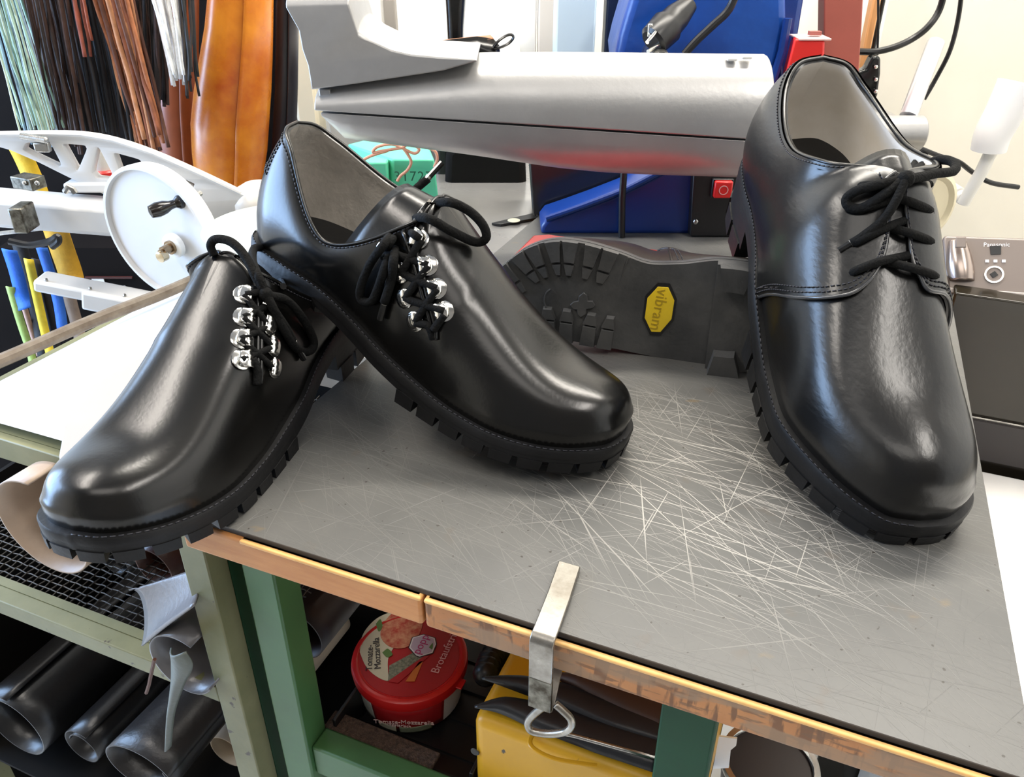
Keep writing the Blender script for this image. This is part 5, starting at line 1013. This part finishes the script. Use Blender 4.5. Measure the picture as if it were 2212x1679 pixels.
panel('black_batten', 'narrow black strip beside the orange batten', 'strip', 1885, 1894, 1.41, M['dark'], dep=.02)
wlp = ony(1900, 300, 1.55)[0]
panel('cream_cabinet', 'large cream cabinet front filling the right background', 'cabinet', 1896, 2500, 1.50, mat('cream_enamel', (.82, .78, .68), .45, noise=.02), dep=.2)
def cable(name, label, L, Y, r, m=None): return tag(MB().tube(cr([ony(x, y, Y + .004 * (k % 2)) for k, (x, y) in enumerate(L)], 6), r, 10).build(name, m or M['dark']), label, 'cable')
cable('black_cable', 'thick black cable arching from the brick red board to the top edge', [(1852, 112), (1890, 112), (1930, 103), (1970, 85), (2005, 58), (2030, 20), (2045, -40)], 1.36, .0050)
cable('black_cable', 'thin black cable hanging down behind the grey tube', [(2080, -40), (2070, 40), (2052, 110), (2022, 170), (1996, 215)], 1.42, .0036)
cable('black_cable', 'black cable curving to the right edge below the white lamp', [(1985, 320), (2030, 338), (2070, 350), (2100, 372), (2140, 395), (2200, 405)], 1.34, .0040)
cable('black_cable', 'thin black wire dropping to the black tool handle', [(1897, -40), (1897, 60), (1895, 120)], 1.38, .0018)
P = np.array([ony(x, y, 1.34) for x, y in ((1848, 158), (1872, 150), (1884, 126), (1894, 119), (1904, 126), (1903, 160), (1896, 212), (1884, 216), (1872, 190), (1850, 180))]); P[:, 1] = 1.34
th_ = MB().prism(P, np.array([0, .022, 0])).build('hanging_tool', mat('glossy_black_bakelite', (.008, .009, .009), .12), None, bevel=.005, seg=3); tag(th_, 'glossy black tool handle hanging right of the brick red board', 'handle')
for y in (145, 172, 198): MB().ball(ony(1892, y, 1.337), .0032, 10).build('rivet', M['chrome'], th_)
pt = thing('pipe_joint', 'silver grey pipe with slanting tube behind the right shoe', 'pipe', tuple(ony(1950, 290, 1.22)))
MB().lathe(ony(1990, 288, 1.22), np.array([-1, 0, .0]), [(0, .0), (0, .0225), (.002, .0245), (.12, .0245)], 30, cap=False).build('pipe', M['alu'], pt)
MB().tube([ony(1962, 252, 1.235), ony(2022, 92, 1.30)], .0125, 18).build('slanting_tube', mat('pale_aluminium_tube', (.72, .73, .74), .3, .7), pt)
MB().tube([ony(1960, 290, 1.225), np.array(ony(1960, 290, 1.225)) + np.array([.0, .28, .0])], .014, 12).build('wall_bracket', M['alu'], pt)
lp = thing('white_lamp', 'white rounded lamp head at the right edge above the cable', 'lamp', tuple(ony(2160, 300, 1.3)))
G = [(ony(x, y, 1.32)) for x, y in ((2200, 180), (2172, 240), (2145, 290), (2135, 325))]; MB().tube(cr(G, 6), np.linspace(.030, .026, 19), 20).build('shade', mat('white_plastic', (.90, .90, .91), .4), lp)
MB().tube([ony(2140, 330, 1.32), ony(2120, 372, 1.32), ony(2080, 440, 1.33)], .010, 12).build('arm', M['pale'], lp)
MB().tube([ony(2085, 430, 1.33), ony(2085, 430, 1.33) + np.array([0, .18, 0])], .012, 12).build('wall_bracket', M['pale'], lp)
cs = MB().lathe(ony(1990, 445, 1.16), np.array([.35, -.9, 0]), [(0, .052), (.012, .052), (.014, .046), (.009, .040)], 36, ell=1.0).build('cream_ring', mat('cream_plastic', (.80, .72, .52), .4), None); tag(cs, 'cream plastic disc half hidden behind the laces of the right shoe', 'disc')
# telephone on the dark cabinet
VC = .56; zc2 = onv(2056, 632, VC)[2]; zpl = onv(2100, 902, VC)[2]; zbt = onv(2110, 986, VC)[2]
cb = thing('dark_cabinet', 'glossy dark brown cabinet standing right of the bench', 'cabinet', tuple(TB(.6, VC + .15, 0)))
MB().tbox(.447, .95, VC, VC + .10, 0, zc2).build('body', mat('glossy_dark_brown_panel', (.022, .018, .012), .14, noise=.2, nscale=3), cb, bevel=.002)
MB().tbox(.448, .95, VC - .003, VC, zpl, zpl + .003).build('metal_strip', M['steel'], cb); MB().tbox(.448, .95, VC - .006, VC, zbt, zpl).build('plinth', mat('grey_brown_plinth', (.035, .03, .03), .5), cb)
tel = thing('telephone', 'brown-grey cordless telephone base with handset on the dark cabinet', 'telephone', tuple(TB(.56, VC + .06, zc2)))
M['taupe'] = mat('metallic_taupe_plastic', (.20, .165, .145), .35, .3)
pn = np.array([-.0, -.82, .57]); p0_ = onv(2080, 626, VC + .02); Et = E2 * .57 + EZ * .82; pn = np.cross(E1, Et)
def PH(x, y, up=0): d = ray(x, y); return CAM + d * (((p0_ - CAM) @ pn) / (d @ pn)) - np.sign(pn @ FW) * pn * up
MB().prism(np.array([PH(x, y, -.02) for x, y in ((2046, 628), (2036, 520), (2040, 508), (2260, 516), (2260, 642))]), PH(2100, 560, .0) - PH(2100, 560, -.02)).build('base', M['taupe'], tel, bevel=.003, seg=3)
MB().prism(np.array([PH(x, y, -.01) for x, y in ((2050, 622), (2050, 634), (2260, 648), (2260, 636))]), PH(2100, 560, .0015) - PH(2100, 560, -.01)).build('front_lip', mat('pale_taupe', (.42, .37, .34), .4), tel, bevel=.001)
G = []; kx = np.linalg.norm(PH(2110, 560) - PH(2100, 560)) / 10; nv_ = PH(2100, 560, 1) - PH(2100, 560); ex = (PH(2110, 560) - PH(2100, 560)) / (10 * kx)
for s in np.linspace(0, 1, 12):
    w = (20 + 11 * math.sin(s * pi * .75)) * kx; p = PH(2068, 520) * (1 - s) + PH(2078, 608) * s; G.append([p + ex * w * math.cos(t) + nv_ * (w * .8 * math.sin(t) - .001) for t in np.linspace(0, pi, 14)])
b = MB().grid(np.array(G)); b.f.append(tuple(range(14))); b.f.append(tuple(11 * 14 + i for i in range(14))); b.build('handset', mat('brushed_taupe_handset', (.40, .33, .29), .22, .8), tel, sharp=50, bevel=.0015)
MB().prism(np.array([PH(x, y, .0155) for x, y in ((2056, 546), (2058, 522), (2080, 522), (2080, 546))]), nv_ * .002).build('earpiece', M['taupe'], tel, bevel=.001)
ey = PH(2150, 560) - PH(2150, 570)
text('Panasonic', .0058, PH(2153, 529, .0001), ex, ey, M['white_print'], tel, 'lettering', .0002)
MB().prism(np.array([PH(x, y, 0) for x, y in ((2140, 551), (2138, 533), (2162, 532), (2162, 550))]), nv_ * .001).build('display', M['dark'], tel)
for x in (2132, 2150, 2168): MB().prism(np.array([PH(x + a_, 565 + c_, 0) for a_, c_ in ((-4, 3), (-4, -3), (4, -3), (4, 3))]), nv_ * .001).build('button', M['white_print'], tel)
q = PH(2147, 594); MB().lathe(q, nv_, [(0, 21 * kx), (.0015, 21 * kx), (.0015, 17 * kx), (0, 16 * kx)], 28, cap=False).build('dial_ring', M['chrome'], tel); MB().lathe(q, nv_, [(0, 9 * kx), (.001, 9 * kx)], 4).build('dial_key', M['dark'], tel)
tag(MB().tbox(.50, .95, -.30, VC - .01, 0, zbt - .01).build('white_chest', M['white_panel'], None, bevel=.003), 'white chest standing right of the bench below the dark cabinet', 'chest')
